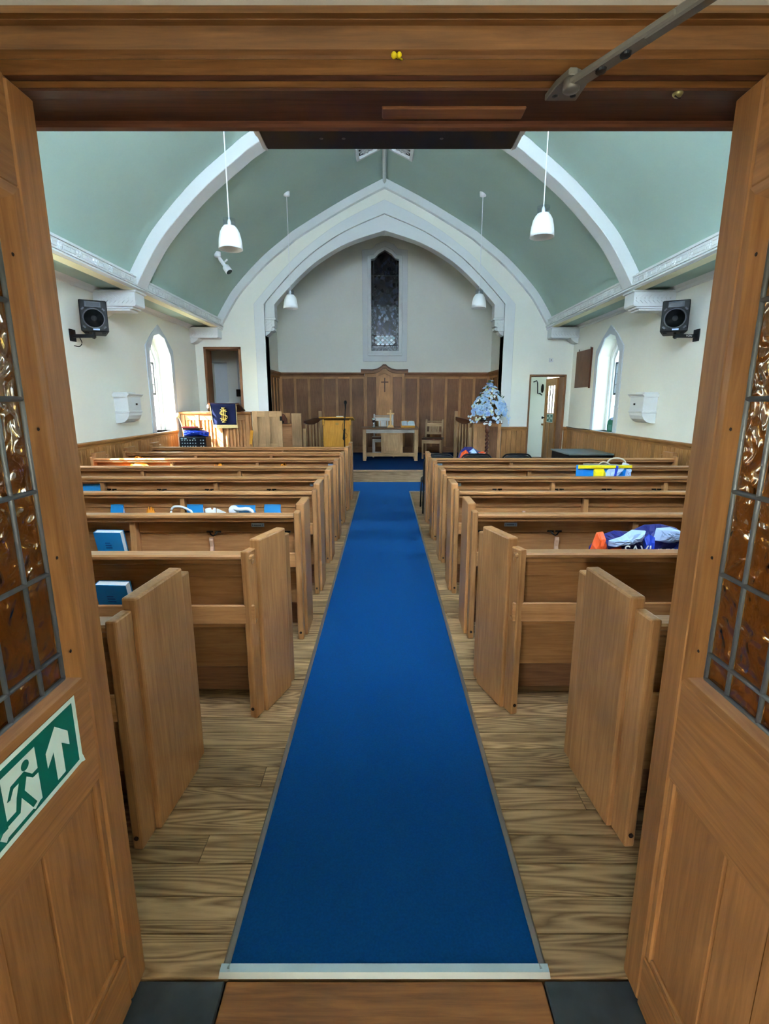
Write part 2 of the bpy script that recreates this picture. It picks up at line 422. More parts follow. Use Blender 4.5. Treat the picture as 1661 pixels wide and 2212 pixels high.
# window fittings
def window(n, s, yc, detail):
    win = thing('window_%d' % n, None, None, (s * W, yc, 1.0), kind='structure')
    # painted surround on the wall face
    a = win_loop(yc, .53, 1.0, 2.38, 2.76, .56); b = win_loop(yc, .41, 1.0, 2.28, 2.61)
    o = [a[0], a[6], a[5], a[4], a[3], a[2], a[1]]; i_ = [b[0], b[6], b[5], b[4], b[3], b[2], b[1]]
    mk('surround', MB().strip(o, i_, 'yz', s * (W - .018), s * (W + .01)), plain('surround_paint', (204, 214, 222), .65), win, bevel=.004)
    # stone frame near the outer face, in two steps
    c = win_loop(yc, .33, 1.0, 2.24, 2.52); i2 = [c[0], c[6], c[5], c[4], c[3], c[2], c[1]]
    mk('stone_frame', MB().strip(i_, i2, 'yz', s * (W + .20), s * (W + .33)), trim_m, win, bevel=.004)
    d = win_loop(yc, .29, 1.03, 2.22, 2.46); i3 = [d[0], d[6], d[5], d[4], d[3], d[2], d[1]]
    mk('inner_frame', MB().strip(i2, i3, 'yz', s * (W + .235), s * (W + .31)), trim_m, win, bevel=.003)
    mk('sill', MB().box(s * (W - .02), s * (W + .34), yc - .43, yc + .43, .975, 1.0), trim_m, win, bevel=.004)
    xg = s * (W + .275)
    # leaded lights
    rows = [1.02, 1.22, 1.42, 1.62, 1.80, 1.98, 2.16, 2.28]; cols = [-.29, -.1, .1, .29]
    lm = MB()
    for z in rows[1:-1]: lm.box(xg - .006, xg + .006, yc - .29, yc + .29, z - .005, z + .005)
    for c_ in cols[1:-1]: lm.box(xg - .006, xg + .006, yc + c_ - .005, yc + c_ + .005, 1.02, 2.40)
    mk('lead_cames', lm, lead_dark, win)
    fr = MB()
    for z0, z1 in ((1.62, 1.65), (2.15, 2.18)): fr.box(xg - .02, xg + .02, yc - .29, yc + .29, z0, z1)
    for q in (-1, 1): fr.box(xg - .02, xg + .02, yc + q * .27, yc + q * .29, 1.62, 2.18)
    mk('casement', fr, lead_dark, win, bevel=.003)
    if detail:
        for r in range(len(rows) - 1):
            for k in range(3):
                mk('pane', MB().box(xg - .002, xg + .002, yc + cols[k] + .004, yc + cols[k + 1] - .004, rows[r] + .004, rows[r + 1] - .004), pane_m, win)
        mk('pane', MB().prism([(yc - .285, 2.285), (yc + .285, 2.285), (yc, 2.45)], 'yz', xg - .002, xg + .002), pane_m, win)
        sw = MB()   # small leaded motifs
        for z in (2.08, 1.72, 1.32):
            for q in (-1, 1):
                pts = [(xg, yc + q * .19 + .035 * math.sin(t * 2.2), z - .06 + t * .03) for t in range(5)]
                sw.tube(pts, .004, 5); sw.tube([(xg, yc + q * .19 - .04, z - .03), (xg, yc + q * .19 + .04, z + .03)], .004, 5)
        mk('lead_motif', sw, lead_dark, win)
    else:
        mk('pane', MB().prism([(yc - .285, 1.02), (yc + .285, 1.02), (yc + .285, 2.28), (yc, 2.45), (yc - .285, 2.28)], 'yz', xg - .002, xg + .002), pane_m, win)
    return win
k = 1
for yc in WIN_Y:
    for s in (-1, 1):
        window(k, s, yc, yc > 8); k += 1

# ceiling profile (half): x, z
PROF = [(3.34, 3.05), (3.12, 3.40), (2.89, 3.70), (2.40, 4.18), (1.90, 4.56), (1.65, 4.73), (0.80, 5.20), (0.0, 5.58)]
half = crspline(PROF, 6)
full = [(-x, z) for x, z in half] + [(x, z) for x, z in half[::-1]][1:]
def offset(pl, d):
    r = []
    for i_, p in enumerate(pl):
        a = Vector(pl[max(i_ - 1, 0)]); b = Vector(pl[min(i_ + 1, len(pl) - 1)]); t = (b - a).normalized()
        r.append((p[0] - t.y * d, p[1] + t.x * d))
    return r
up = offset(full, .06)
struct('ceiling', MB().strip(full, up, 'xz', YR - .1, YA + .02), green_m)
struct('roof_left', MB().prism([(-4.5, 3.35), (0, 6.5), (0, 6.75), (-4.5, 3.65)], 'xz', 0.9, YA + .5), brick_m)
struct('roof_right', MB().prism([(4.5, 3.35), (0, 6.5), (0, 6.75), (4.5, 3.65)], 'xz', 0.9, YA + .5), brick_m)
def rib(name, y0, y1, d):
    inner = offset(full, -d)
    # keep the apex pointed
    mid = len(full) // 2
    inner[mid] = (0, full[mid][1] - d * 1.12)
    struct(name, MB().strip(inner, full, 'xz', y0, y1), trim_m, bevel=.006)
rib('trim_1', 7.0, 7.27, .15)
rib('trim_2', YA - .10, YA + .01, .14)
rib('trim_3', 3.5, 3.77, .15)
struct('trim_4', MB().prism([(-.035, 5.6), (-.035, 5.515), (-.018, 5.50), (-.008, 5.48), (.008, 5.48), (.018, 5.50), (.035, 5.515), (.035, 5.6)], 'xz', 7.27, YA - .1), trim_m)

# ceiling vents on each side of the ridge
def prof_z(x):
    x = abs(x)
    for a, b in zip(half, half[1:]):
        if b[0] <= x <= a[0]: return b[1] + (a[1] - b[1]) * (x - b[0]) / (a[0] - b[0] + 1e-9)
    return 3.05
for s, side in ((-1, 'left'), (1, 'right')):
    v = thing('ceiling_vent', 'square white fretwork vent on the %s slope beside the ceiling ridge' % side, 'vent', (0, 0, 0), local=True, group='fretwork ceiling vents')
    xa, xb = .08, .46; ang = math.atan2(prof_z(xa) - prof_z(xb), xb - xa)
    M_ = Matrix.Translation((s * (xa + xb) / 2, 9.04, (prof_z(xa) + prof_z(xb)) / 2 - .02)) @ Matrix.Rotation(s * ang, 4, 'Y')
    L_ = (xb - xa) / math.cos(ang) / 2
    fr = MB().plate([[(-L_, -.2), (L_, -.2), (L_, .2), (-L_, .2)], [(-L_ + .05, -.15), (L_ - .05, -.15), (L_ - .05, .15), (-L_ + .05, .15)]], 'xy', -.03, .02).xf(M_)
    mk('frame', fr, trim_m, v, bevel=.004)
    mk('backing', MB().box(-L_ + .04, L_ - .04, -.16, .16, .012, .018).xf(M_), plain('vent_shadow', (40, 36, 30), .9), v)
    for q in range(6):
        a0 = q * PI / 6
        mk('fret_bar', MB().obox((0, 0, 0), (.30, .018, .014), (0, 0, a0)).xf(M_), trim_m, v)
    rg = MB().plate([[(.11 * math.cos(t * PI / 10), .11 * math.sin(t * PI / 10)) for t in range(20)], [(.085 * math.cos(t * PI / 10), .085 * math.sin(t * PI / 10)) for t in range(20)]], 'xy', -.01, .01).xf(M_)
    mk('fret_ring', rg, trim_m, v)

# wall plates: ornamental cornice beams with green soffit strips
ros = MB()
for q in range(6):
    a0 = q * PI / 3
    ros.ball((0, .026 * math.cos(a0), .026 * math.sin(a0)), .018, 8, sx=.6)
ros.ball((0, 0, 0), .016, 8, sx=.8)
ros_o = fret_o = None
for s, nm in ((-1, 'left'), (1, 'right')):
    bm_ = thing('trim_%d' % (5 if s < 0 else 6), None, None, (s * 3.3, 0, 2.95), kind='structure')
    p = [(s * 3.22, 2.965), (s * 3.22, 3.085), (s * 3.245, 3.095), (s * 3.245, 3.115), (s * 3.27, 3.125), (s * 3.40, 3.125), (s * 3.40, 2.99), (s * 3.385, 2.94), (s * 3.385, 2.925), (s * 3.24, 2.925), (s * 3.21, 2.94), (s * 3.21, 2.955)]
    mk('beam', MB().prism(p, 'xz', YR, YA), trim_m, bm_)
    mk('upper_bead', MB().box(s * 3.205, s * 3.225, YR, YA, 3.068, 3.082), trim_m, bm_)
    mk('lower_bead', MB().box(s * 3.205, s * 3.225, YR, YA, 2.966, 2.976), trim_m, bm_)
    mk('soffit_panel', MB().box(s * 3.38, s * 3.75, YR, YA, 2.952, 3.06), green_m, bm_)
    mk('cream_soffit', MB().box(s * 3.25, s * 3.38, YR, YA, 2.920, 2.927), plain('cream_band', (244, 240, 206), .7), bm_)
    mk('wall_moulding', MB().prism([(s * 3.80, 2.885), (s * 3.78, 2.89), (s * 3.765, 2.92), (s * 3.735, 2.94), (s * 3.715, 2.955), (s * 3.80, 2.96)], 'xz', YR, YA), trim_m, bm_)
    mk('top_filler', MB().box(s * 3.30, s * 3.9, YR, YA, 3.06, 3.2), trim_m, bm_)
    yy = 4.2; q = 0
    while yy < 10.5:
        if ros_o is None:
            ros_o = mk('rosette', MB().add(ros.v, ros.f), trim_m); tag(ros_o)
            ros_o.parent = bm_; ros_o.location = (s * 3.218 - s * 3.3, yy, 3.022 - 2.95)
            for pl in ros_o.data.polygons: pl.use_smooth = True
            fb = MB().box(-.006, .006, -.10, .10, .018, .026).box(-.006, .006, -.10, .10, -.026, -.018).box(-.006, .006, -.10, -.092, -.026, .026).box(-.006, .006, .02, .028, -.02, .02)
            fret_o = mk('fret_relief', fb, trim_m); fret_o.parent = bm_; fret_o.location = (s * 3.218 - s * 3.3, yy + .155, 3.022 - 2.95)
        else:
            share(ros_o, 'rosette', (s * 3.218 - s * 3.3, yy, .072), bm_)
            share(fret_o, 'fret_relief', (s * 3.218 - s * 3.3, yy + .155, .072), bm_)
        yy += .31
    # carved brackets under the beam
    for yb, wdt in ((7.0, .27), (3.5, .27), (YA - .26, .26)):
        br = thing('trim_%d' % (20 + int(yb) + (40 if s > 0 else 0)), None, None, (s * 3.5, yb, 2.8), kind='structure')
        y1 = yb + wdt
        mk('block', MB().prism([(s * 3.8, 2.72), (s * 3.27, 2.72), (s * 3.25, 2.74), (s * 3.25, 2.90), (s * 3.23, 2.925), (s * 3.8, 2.925)], 'xz', yb, y1), trim_m, br, bevel=.004)
        mk('cap_moulding', MB().box(s * 3.8, s * 3.225, yb - .018, y1 + (.0 if y1 > 10.5 else .018), 2.895, 2.92), trim_m, br, bevel=.006)
        if y1 < 10.5:
            mk('lower_step', MB().box(s * 3.8, s * 3.30, yb + .015, y1 - .015, 2.695, 2.72), trim_m, br, bevel=.004)
            mk('bottom_step', MB().box(s * 3.8, s * 3.34, yb + .03, y1 - .03, 2.67, 2.695), trim_m, br, bevel=.004)
        mk('wall_corbel', MB().prism([(s * 3.8, 2.62), (s * 3.74, 2.63), (s * 3.66, 2.68), (s * 3.63, 2.74), (s * 3.8, 2.74)], 'xz', yb + .02, y1 - .02), trim_m, br, bevel=.005)
        cv = MB()
        for q in range(9):
            for r in range(2):
                cx_ = s * (3.74 - q * .055)
                cv.obox((cx_, yb - .004, 2.78 + r * .055), (.05, .016, .014), (0, (-.7 if r else .7) * s, 0))
        mk('carved_chevrons', cv, trim_m, br)

# arch wall
IN = [(-2.18, 3.38), (-1.95, 3.62), (-1.62, 3.93), (-1.26, 4.205), (-.7, 4.50), (0, 4.716)]
IN = [(-2.18, 3.38)] + crspline(IN, 5)[1:]
def arch_line(dx, dz_apex, dz_spring):
    r = []
    for x, z in IN:
        t = 1 - abs(x) / 2.18
        r.append((x * (2.18 + dx) / 2.18, z + dz_spring * (1 - t) + dz_apex * t))
    return r + [(-x, z) for x, z in r[::-1]][1:]
inner = arch_line(0, 0, 0); mid_l = arch_line(.20, .285, -.0); outer_l = arch_line(.40, .52, -.0)
archopen = [(-2.38, -.03)] + [p for p in mid_l] + [(2.38, -.03)]
doorL = [(-3.64, .0), (-2.89, .0), (-2.89, 2.58), (-3.64, 2.58)]
doorR = [(2.95, -.02), (3.70, -.02), (3.70, 2.04), (2.95, 2.04)]
outerw = [(-W - .3, -.04), (-2.38, -.04)] + mid_l + [(2.38, -.04), (W + .3, -.04), (W + .3, 3.9), (0, 6.6), (-W - .3, 3.9)]
struct('wall_arch', MB().plate([outerw, doorL, doorR], 'xz', YA, YA + .3), wall_m)
# mouldings of the arch: flat outer band on the wall face, inner order on corbels
o_l = [(-2.58, .0)] + outer_l + [(2.58, .0)]
m_l = [(-2.38, .0)] + mid_l + [(2.38, .0)]
struct('trim_7', MB().strip(o_l, m_l, 'xz', YA - .03, YA + .31), trim_m, bevel=.004)
i_l = [(-2.18, 3.12)] + inner + [(2.18, 3.12)]; m2 = [(-2.385, 3.12)] + mid_l + [(2.385, 3.12)]
struct('trim_8', MB().strip(m2, i_l, 'xz', YA + .02, YA + .27), trim_m, bevel=.006)
for s in (-1, 1):
    co = thing('trim_%d' % (9 if s < 0 else 10), None, None, (s * 2.3, YA, 2.9), kind='structure')
    mk('abacus', MB().box(s * 2.39, s * 2.16, YA - .0, YA + .29, 3.09, 3.13), trim_m, co, bevel=.008)
    mk('corbel_body', MB().prism([(s * 2.39, 3.09), (s * 2.19, 3.09), (s * 2.19, 2.97), (s * 2.245, 2.955), (s * 2.25, 2.88), (s * 2.39, 2.88)], 'xz', YA + .01, YA + .28), trim_m, co, bevel=.005)
    mk('corbel_roll', MB().prism([(s * 2.25, 2.955), (s * 2.21, 2.95), (s * 2.20, 2.90), (s * 2.25, 2.88)], 'xz', YA + .03, YA + .26), trim_m, co, bevel=.005)
    mk('corbel_foot', MB().prism([(s * 2.39, 2.88), (s * 2.27, 2.88), (s * 2.31, 2.83), (s * 2.39, 2.78)], 'xz', YA + .03, YA + .26), trim_m, co, bevel=.005)
    cv = MB()
    for q in range(5):
        for r in range(3):
            cv.obox((s * (2.36 - r * .05), YA + .006, 2.91 + q * .035), (.034, .012, .012), (0, .7 * (1 if (q + r) % 2 else -1), 0))
    mk('carving', cv, trim_m, co)

# chancel
struct('wall_chancel_left', MB().box(-2.95, -2.62, YA + .3, YB + .35, -.03, 5.9), wall_m)
struct('wall_chancel_right', MB().box(2.62, 2.95, YA + .3, YB + .35, -.03, 5.9), wall_m)
gl = [(-.32, 2.72), (.34, 2.72), (.34, 4.78), (.25, 4.80), (.16, 4.90), (.01, 4.98), (-.14, 4.90), (-.23, 4.80), (-.32, 4.78)]
struct('wall_chancel_back', MB().plate([[(-2.95, -.03), (2.95, -.03), (2.95, 5.9), (-2.95, 5.9)], gl], 'xz', YB, YB + .3), wall_m)
struct('ceiling_chancel', MB().box(-2.95, 2.95, YA + .3, YB + .35, 5.62, 5.8), wall_m)
struct('wall_gable', MB().box(-3.1, 3.1, YA + .3, YA + .36, 4.72, 7.0), wall_m)
# stained glass window
wn = thing('window_9', None, None, (0, YB, 2.7), kind='structure')
def glo(d, extra=0):
    return [(-.32 - d, 2.72 - d - extra), (.34 + d, 2.72 - d - extra), (.34 + d, 4.78 + d * 1.0), (.25 + d * .35, 4.80 + d), (.16 + d * .3, 4.90 + d), (.01, 4.98 + d), (-.14 - d * .3, 4.90 + d), (-.23 - d * .35, 4.80 + d), (-.32 - d, 4.78 + d)]
mk('outer_surround', MB().plate([glo(.21, .04), glo(.075)], 'xz', YB - .03, YB + .01), trim_m, wn, bevel=.004)
mk('inner_surround', MB().plate([glo(.085), glo(.0)], 'xz', YB - .055, YB + .06), trim_m, wn, bevel=.006)
mk('sill', MB().box(-.41, .43, YB - .075, YB, 2.60, 2.665), trim_m, wn, bevel=.006)
gtop = stained_mat('deep_stained_glass', [(10, 10, 14), (18, 22, 36), (26, 20, 18), (14, 14, 18), (40, 44, 60)], 14)  # dark upper, pale lower: missing backlight and reflection put into the glass colours
gmid = stained_mat('figure_stained_glass', [(20, 22, 30), (110, 126, 150), (26, 26, 32), (150, 166, 186), (60, 66, 90), (18, 20, 24), (96, 100, 110)], 17)
gbord = stained_mat('border_stained_glass', [(90, 100, 104), (20, 26, 30), (120, 132, 138), (30, 44, 44)], 34)
YG = YB + .10
mk('upper_glass', MB().prism([(-.26, 3.80), (.28, 3.80), (.28, 4.78), (.16, 4.90), (.01, 4.98), (-.14, 4.90), (-.26, 4.78)], 'xz', YG, YG + .01), gtop, wn)
mk('figure_glass', MB().box(-.26, .28, YG, YG + .01, 3.10, 3.80), gmid, wn)
for s_ in (-1, 1):
    x0 = -.33 if s_ < 0 else .28
    mk('border_glass', MB().box(x0, x0 + .07, YG, YG + .01, 2.86, 3.75), gbord, wn)
    mk('border_glass', MB().box(x0, x0 + .07, YG, YG + .01, 3.75, 4.79), gtop, wn)
mk('inscription_glass', MB().box(-.33, .35, YG, YG + .01, 2.72, 2.86), stained_mat('inscription_glass', [(140, 150, 154), (44, 48, 52), (120, 130, 136), (60, 64, 70)], 40), wn)
dcol = [plain('diamond_a', (150, 186, 196), .2), plain('diamond_b', (92, 140, 146), .2), plain('diamond_c', (186, 210, 216), .2), plain('diamond_d', (58, 92, 92), .2)]
mk('diamond_backing', MB().box(-.26, .28, YG + .004, YG + .01, 2.86, 3.10), plain('lead_black', (16, 17, 18), .5), wn)
for r in range(5):
    for c_ in range(6 - r % 2):
        cx_ = -.26 + .054 + c_ * .108 + (.054 if r % 2 else 0) - .054; cz = 2.885 + r * .048
        if -.255 < cx_ < .275:
            mk('diamond_pane', MB().prism([(max(cx_ - .048, -.258), cz), (cx_, cz - .042), (min(cx_ + .048, .278), cz), (cx_, cz + .042)], 'xz', YG, YG + .004), dcol[(r * 3 + c_ * 2) % 4], wn)
lm = MB()
for z in (2.86, 3.10, 3.75, 4.45): lm.box(-.33, .35, YG - .012, YG, z - .006, z + .006)
for x in (-.26, .28): lm.box(x - .005, x + .005, YG - .012, YG, 2.72, 4.80)
for x in (-.10, .14): lm.box(x - .004, x + .004, YG - .01, YG, 2.72, 2.86)
mk('lead_bars', lm, lead_dark, wn)
struct('wall_behind_window', MB().box(-.9, .9, YB + .3, YB + .36, 2.4, 5.3), brick_m)

# rear wall with the doorway and a wide window above it (behind the camera's view)
outerr = [(-W - .3, -.03), (-.79, -.03), (-.79, 2.112), (.79, 2.112), (.79, -.03), (W + .3, -.03), (W + .3, 3.9), (0, 6.6), (-W - .3, 3.9)]
rw = [(-1.5, 2.75), (1.5, 2.75), (1.5, 4.0), (0, 4.95), (-1.5, 4.0)]
struct('wall_rear', MB().plate([outerr, rw], 'xz', 1.06, YR), wall_m)
for s_, nm in ((-1, 'left'), (1, 'right')):
    struct('baseboard_rear_' + nm, MB().box(s_ * 1.03, s_ * 3.78, YR, YR + .03, 0, 2.1), dado['z'])  # unseen dark boarding added to soak up bounced light near the doors
wr = thing('window_10', None, None, (0, 1.1, 3), kind='structure')
mk('pane', MB().prism(rw, 'xz', 1.14, 1.145), obscured_m, wr)
fm = MB()
for x in (-.75, 0, .75): fm.box(x - .03, x + .03, 1.1, 1.2, 2.75, 4.95 - abs(x) * .633)
mk('mullion', fm, trim_m, wr)

# platform
pl = thing('platform', 'raised blue-carpeted platform with a pale timber front step', 'platform', (0, 9.49, 0))
PLX0, PLX1 = -2.44, 2.36
mk('riser', MB().box(PLX0, PLX1, 9.49, 9.52, -.03, PZ - .035), riser_m, pl)
mk('nosing', MB().box(PLX0, PLX1, 9.462, 9.56, PZ - .035, PZ - .002), riser_m, pl, bevel=.008)
mk('deck', MB().box(PLX0, PLX1, 9.52, YA, -.03, PZ - .012), riser_m, pl)
mk('deck', MB().box(-2.36, 2.36, YA, YA + .3, -.03, PZ - .012).box(-2.615, 2.615, YA + .3, YB - .002, -.03, PZ - .012), riser_m, pl)
mk('carpet', MB().box(PLX0, PLX1, 9.545, YA, PZ - .012, PZ).box(-2.36, 2.36, YA, YA + .3, PZ - .012, PZ).box(-2.615, 2.615, YA + .3, YB - .002, PZ - .012, PZ), plain('platform_carpet', (8, 56, 104), .95, spec=.1, noise=.2, nscale=120, bump=.5, bscale=400), pl)

# aisle carpet
rn = thing('carpet_runner', 'long royal blue carpet runner with metal edging down the central aisle', 'carpet', (0, 1.06, 0))
mk('carpet', MB().box(-.425, .425, 1.07, 8.48, 0, .008), carpet_m, rn)
mk('cross_carpet', MB().box(-2.4, 2.9, 8.48, 9.488, 0, .008), carpet_m, rn)
mk('front_edging', MB().prism([(1.042, .0), (1.072, .0), (1.072, .011), (1.052, .009)], 'yz', -.442, .442), silver_m, rn)
for s in (-1, 1):
    mk('side_edging', MB().prism([(s * .418, .0), (s * .440, .0), (s * .434, .008), (s * .418, .0115)], 'xz', 1.06, 8.47), silver_m, rn)
    mk('corner_edging', MB().box(s * .43, s * (2.9 if s > 0 else 2.4), 8.465, 8.485, 0, .011), silver_m, rn)

# threshold and porch
struct('floor_threshold', MB().box(-.42, .42, .905, 1.04, -.03, -.004), wood('threshold_oak', (120, 72, 34), (170, 110, 58), 'x', rough=.5, vary=.3), bevel=.003)
struct('floor_threshold_board', MB().box(-.42, .42, .70, .902, -.03, -.005), wood('threshold_oak', (0, 0, 0), (0, 0, 0)), bevel=.003)
for s, nm in ((-1, 'left'), (1, 'right')):
    struct('floor_slab_' + nm, MB().box(s * .424, s * 1.2, .62, 1.042, -.03, -.004), slate_m, bevel=.004)
struct('floor_porch', MB().box(-1.25, 1.25, -3.6, .70, -.04, -.012), slate_m)
for s, nm in ((-1, 'left'), (1, 'right')):
    struct('wall_porch_' + nm, MB().plate([[(-3.6, -.03), (1.06, -.03), (1.06, 2.9), (-3.6, 2.9)]] + ([[(-2.6, 0), (-1.7, 0), (-1.7, 2.1), (-2.6, 2.1)]] if s < 0 else []), 'yz', s * 1.02, s * 1.25), wall_m)  # unseen left-hand opening put here to light the porch indirectly from the side
struct('ceiling_porch', MB().box(-1.25, 1.25, -3.6, 1.06, 2.9, 3.0), wall_m)
struct('wall_porch_front', MB().plate([[(-1.25, -.03), (1.25, -.03), (1.25, 2.9), (-1.25, 2.9)]], 'xz', -3.6, -3.4), wall_m)

# door header
hd = thing('doorway_header', 'dark moulded oak lintel over the open double doors', 'lintel', (0, 1.0, 2.05))
mk('architrave', MB().prism([(.985, 2.127), (1.00, 2.142), (1.06, 2.142), (1.06, 2.07), (1.012, 2.071), (1.006, 2.078), (1.0, 2.083), (.997, 2.115), (.988, 2.118)], 'yz', -1.0, 1.0), hdr, hd)
mk('top_bead', MB().prism([(.975, 2.119), (.985, 2.136), (1.02, 2.136), (1.02, 2.119)], 'yz', -1.0, 1.0), hdr, hd)
mk('ovolo', MB().prism([(1.005, 2.071), (1.012, 2.077), (1.06, 2.077), (1.06, 2.058), (1.022, 2.058), (1.015, 2.064)], 'yz', -1.0, 1.0), hdr, hd)
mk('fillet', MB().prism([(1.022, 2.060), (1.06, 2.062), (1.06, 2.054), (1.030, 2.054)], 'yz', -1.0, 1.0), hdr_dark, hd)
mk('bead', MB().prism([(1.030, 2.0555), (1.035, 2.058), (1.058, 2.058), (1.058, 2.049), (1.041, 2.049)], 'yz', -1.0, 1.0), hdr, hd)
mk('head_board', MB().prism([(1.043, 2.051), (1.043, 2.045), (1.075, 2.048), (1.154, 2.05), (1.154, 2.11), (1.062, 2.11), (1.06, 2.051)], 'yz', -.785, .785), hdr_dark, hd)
mk('door_stop', MB().box(-.785, .785, 1.152, 1.175, 2.040, 2.11), wood('stop_oak', (80, 44, 26), (120, 70, 44), 'x', rough=.5), hd, bevel=.004)
mk('patch_strip', MB().box(-.005, .27, 1.098, 1.135, 2.044, 2.051), wood('patch_oak', (110, 64, 36), (150, 96, 58), 'x'), hd, bevel=.002)
struct('wall_over_door', MB().box(-1.02, 1.02, 1.0, 1.06, 2.142, 2.9), plain('porch_plaster', (158, 146, 138), .8, noise=.05, nscale=5, bump=.3, bscale=20))
for s, nm in ((-1, 'left'), (1, 'right')):
    struct('trim_%d' % (11 if s < 0 else 12), MB().box(s * .765, s * 1.02, 1.06, YR, -.03, 2.05), dk['z'])
    struct('wall_return_' + nm, MB().box(s * .72, s * 1.02, 1.045, 1.07, -.03, 2.05), dk['z'])
# yellow pins
pin = thing('push_pin', 'two-headed yellow push pin stuck in the oak lintel', 'pin', (.02, 1.0, 2.07))
mk('head', MB().ball((.016, .992, 2.070), .0052, 10), plain('pin_yellow', (240, 210, 20), .4), pin, smooth=True)
mk('tip', MB().ball((.025, .993, 2.071), .0045, 10).tube([(.016, .993, 2.070), (.03, 1.005, 2.071)], .0016, 6), plain('pin_yellow', (0, 0, 0)), pin, smooth=True)
sw = thing('brass_screw', 'round slotted brass screw in the lintel near the closer plate', 'screw', (.53, 1.05, 2.043))
mk('head', MB().lathe([(.001, -.005), (.006, -.004), (.009, 0), (.009, .002)], (.53, 1.05, 2.043), 14), plain('dull_brass', (150, 140, 96), .4, metal=.6), sw, smooth=True)
mk('slot', MB().obox((.53, 1.05, 2.0384), (.016, .0018, .0015), (0, 0, .5)), plugs_m, sw)

# door closer arm: fixed to the lintel, reaching up to the closer above the right leaf
da = thing('door_closer_arm', 'grey steel door closer arm with fixing foot under the lintel', 'door closer', (.4, 1.05, 2.05))
mk('fixing_plate', MB().prism([(.290, 1.052), (.347, 1.052), (.3485, 1.005), (.336, .985), (.3215, .976), (.308, .976), (.303, .99), (.296, 1.01)], 'xy', 2.033, 2.044), steel_m, da, bevel=.0015)
for px in ((.304, 1.036), (.336, 1.036)): mk('rivet', MB().lathe([(.001, -.002), (.005, -.001), (.006, .001)], (px[0], px[1], 2.033), 10), dsteel_m, da)
arm_a = Vector((.318, .992, 2.026)); arm_b = Vector((.58, .70, 2.082))
def slab_between(a, b, wd, th, mb):
    d = (b - a); L__ = d.length; q = d.to_track_quat('X', 'Z').to_matrix().to_4x4()
    st = len(mb.v); mb.box(0, L__, -wd / 2, wd / 2, -th / 2, th / 2); mb.xf(Matrix.Translation(a) @ q, st); return mb
mk('forearm', slab_between(arm_a, arm_a.lerp(arm_b, .42), .026, .012, MB()), steel_m, da, bevel=.003)
mk('rod', slab_between(arm_a.lerp(arm_b, .30), arm_b, .021, .016, MB()), steel_m, da, bevel=.003)
mk('pivot', MB().lathe([(.001, -.004), (.012, -.002), (.014, .0), (.014, .014)], (.318, .992, 2.019), 16), steel_m, da, smooth=True)
for t in (.13, .23): 
    c_ = arm_a.lerp(arm_b, t); mk('bolt', MB().lathe([(.001, -.003), (.008, -.002), (.0095, .003)], (c_.x, c_.y, c_.z - .007), 14), dsteel_m, da)

# box coloured black for its unlit underside, with white moulded cheeks on the nave side over the door
bb = thing('bulkhead_box', 'black boarded box with white moulded ends above the doorway inside', 'box', (0, 1.4, 2.13))
mk('soffit', MB().box(-.30, .325, 1.252, 1.455, 2.130, 2.150), plain('black_stain', (14, 12, 12), .5), bb, bevel=.003)
mk('body', MB().box(-.31, .335, 1.252, 1.45, 2.150, 2.5), plain('black_stain', (0, 0, 0)), bb)
mk('lower_fillet', MB().box(-.295, .32, 1.30, 1.31, 2.126, 2.131), black_m, bb)
for s, x in ((-1, -.30), (1, .325)):
    mk('end_moulding', MB().prism([(x, 2.130), (x + s * .012, 2.135), (x + s * .012, 2.15), (x + s * .03, 2.165), (x + s * .03, 2.185), (x + s * .05, 2.20), (x + s * .05, 2.5), (x, 2.5)], 'xz', 1.252, 1.462), trim_m, bb)
for x in (-.155, -.10, .14): mk('screw', MB().lathe([(.001, -.002), (.005, 0)], (x, 1.40, 2.130), 8), steel_m, bb)

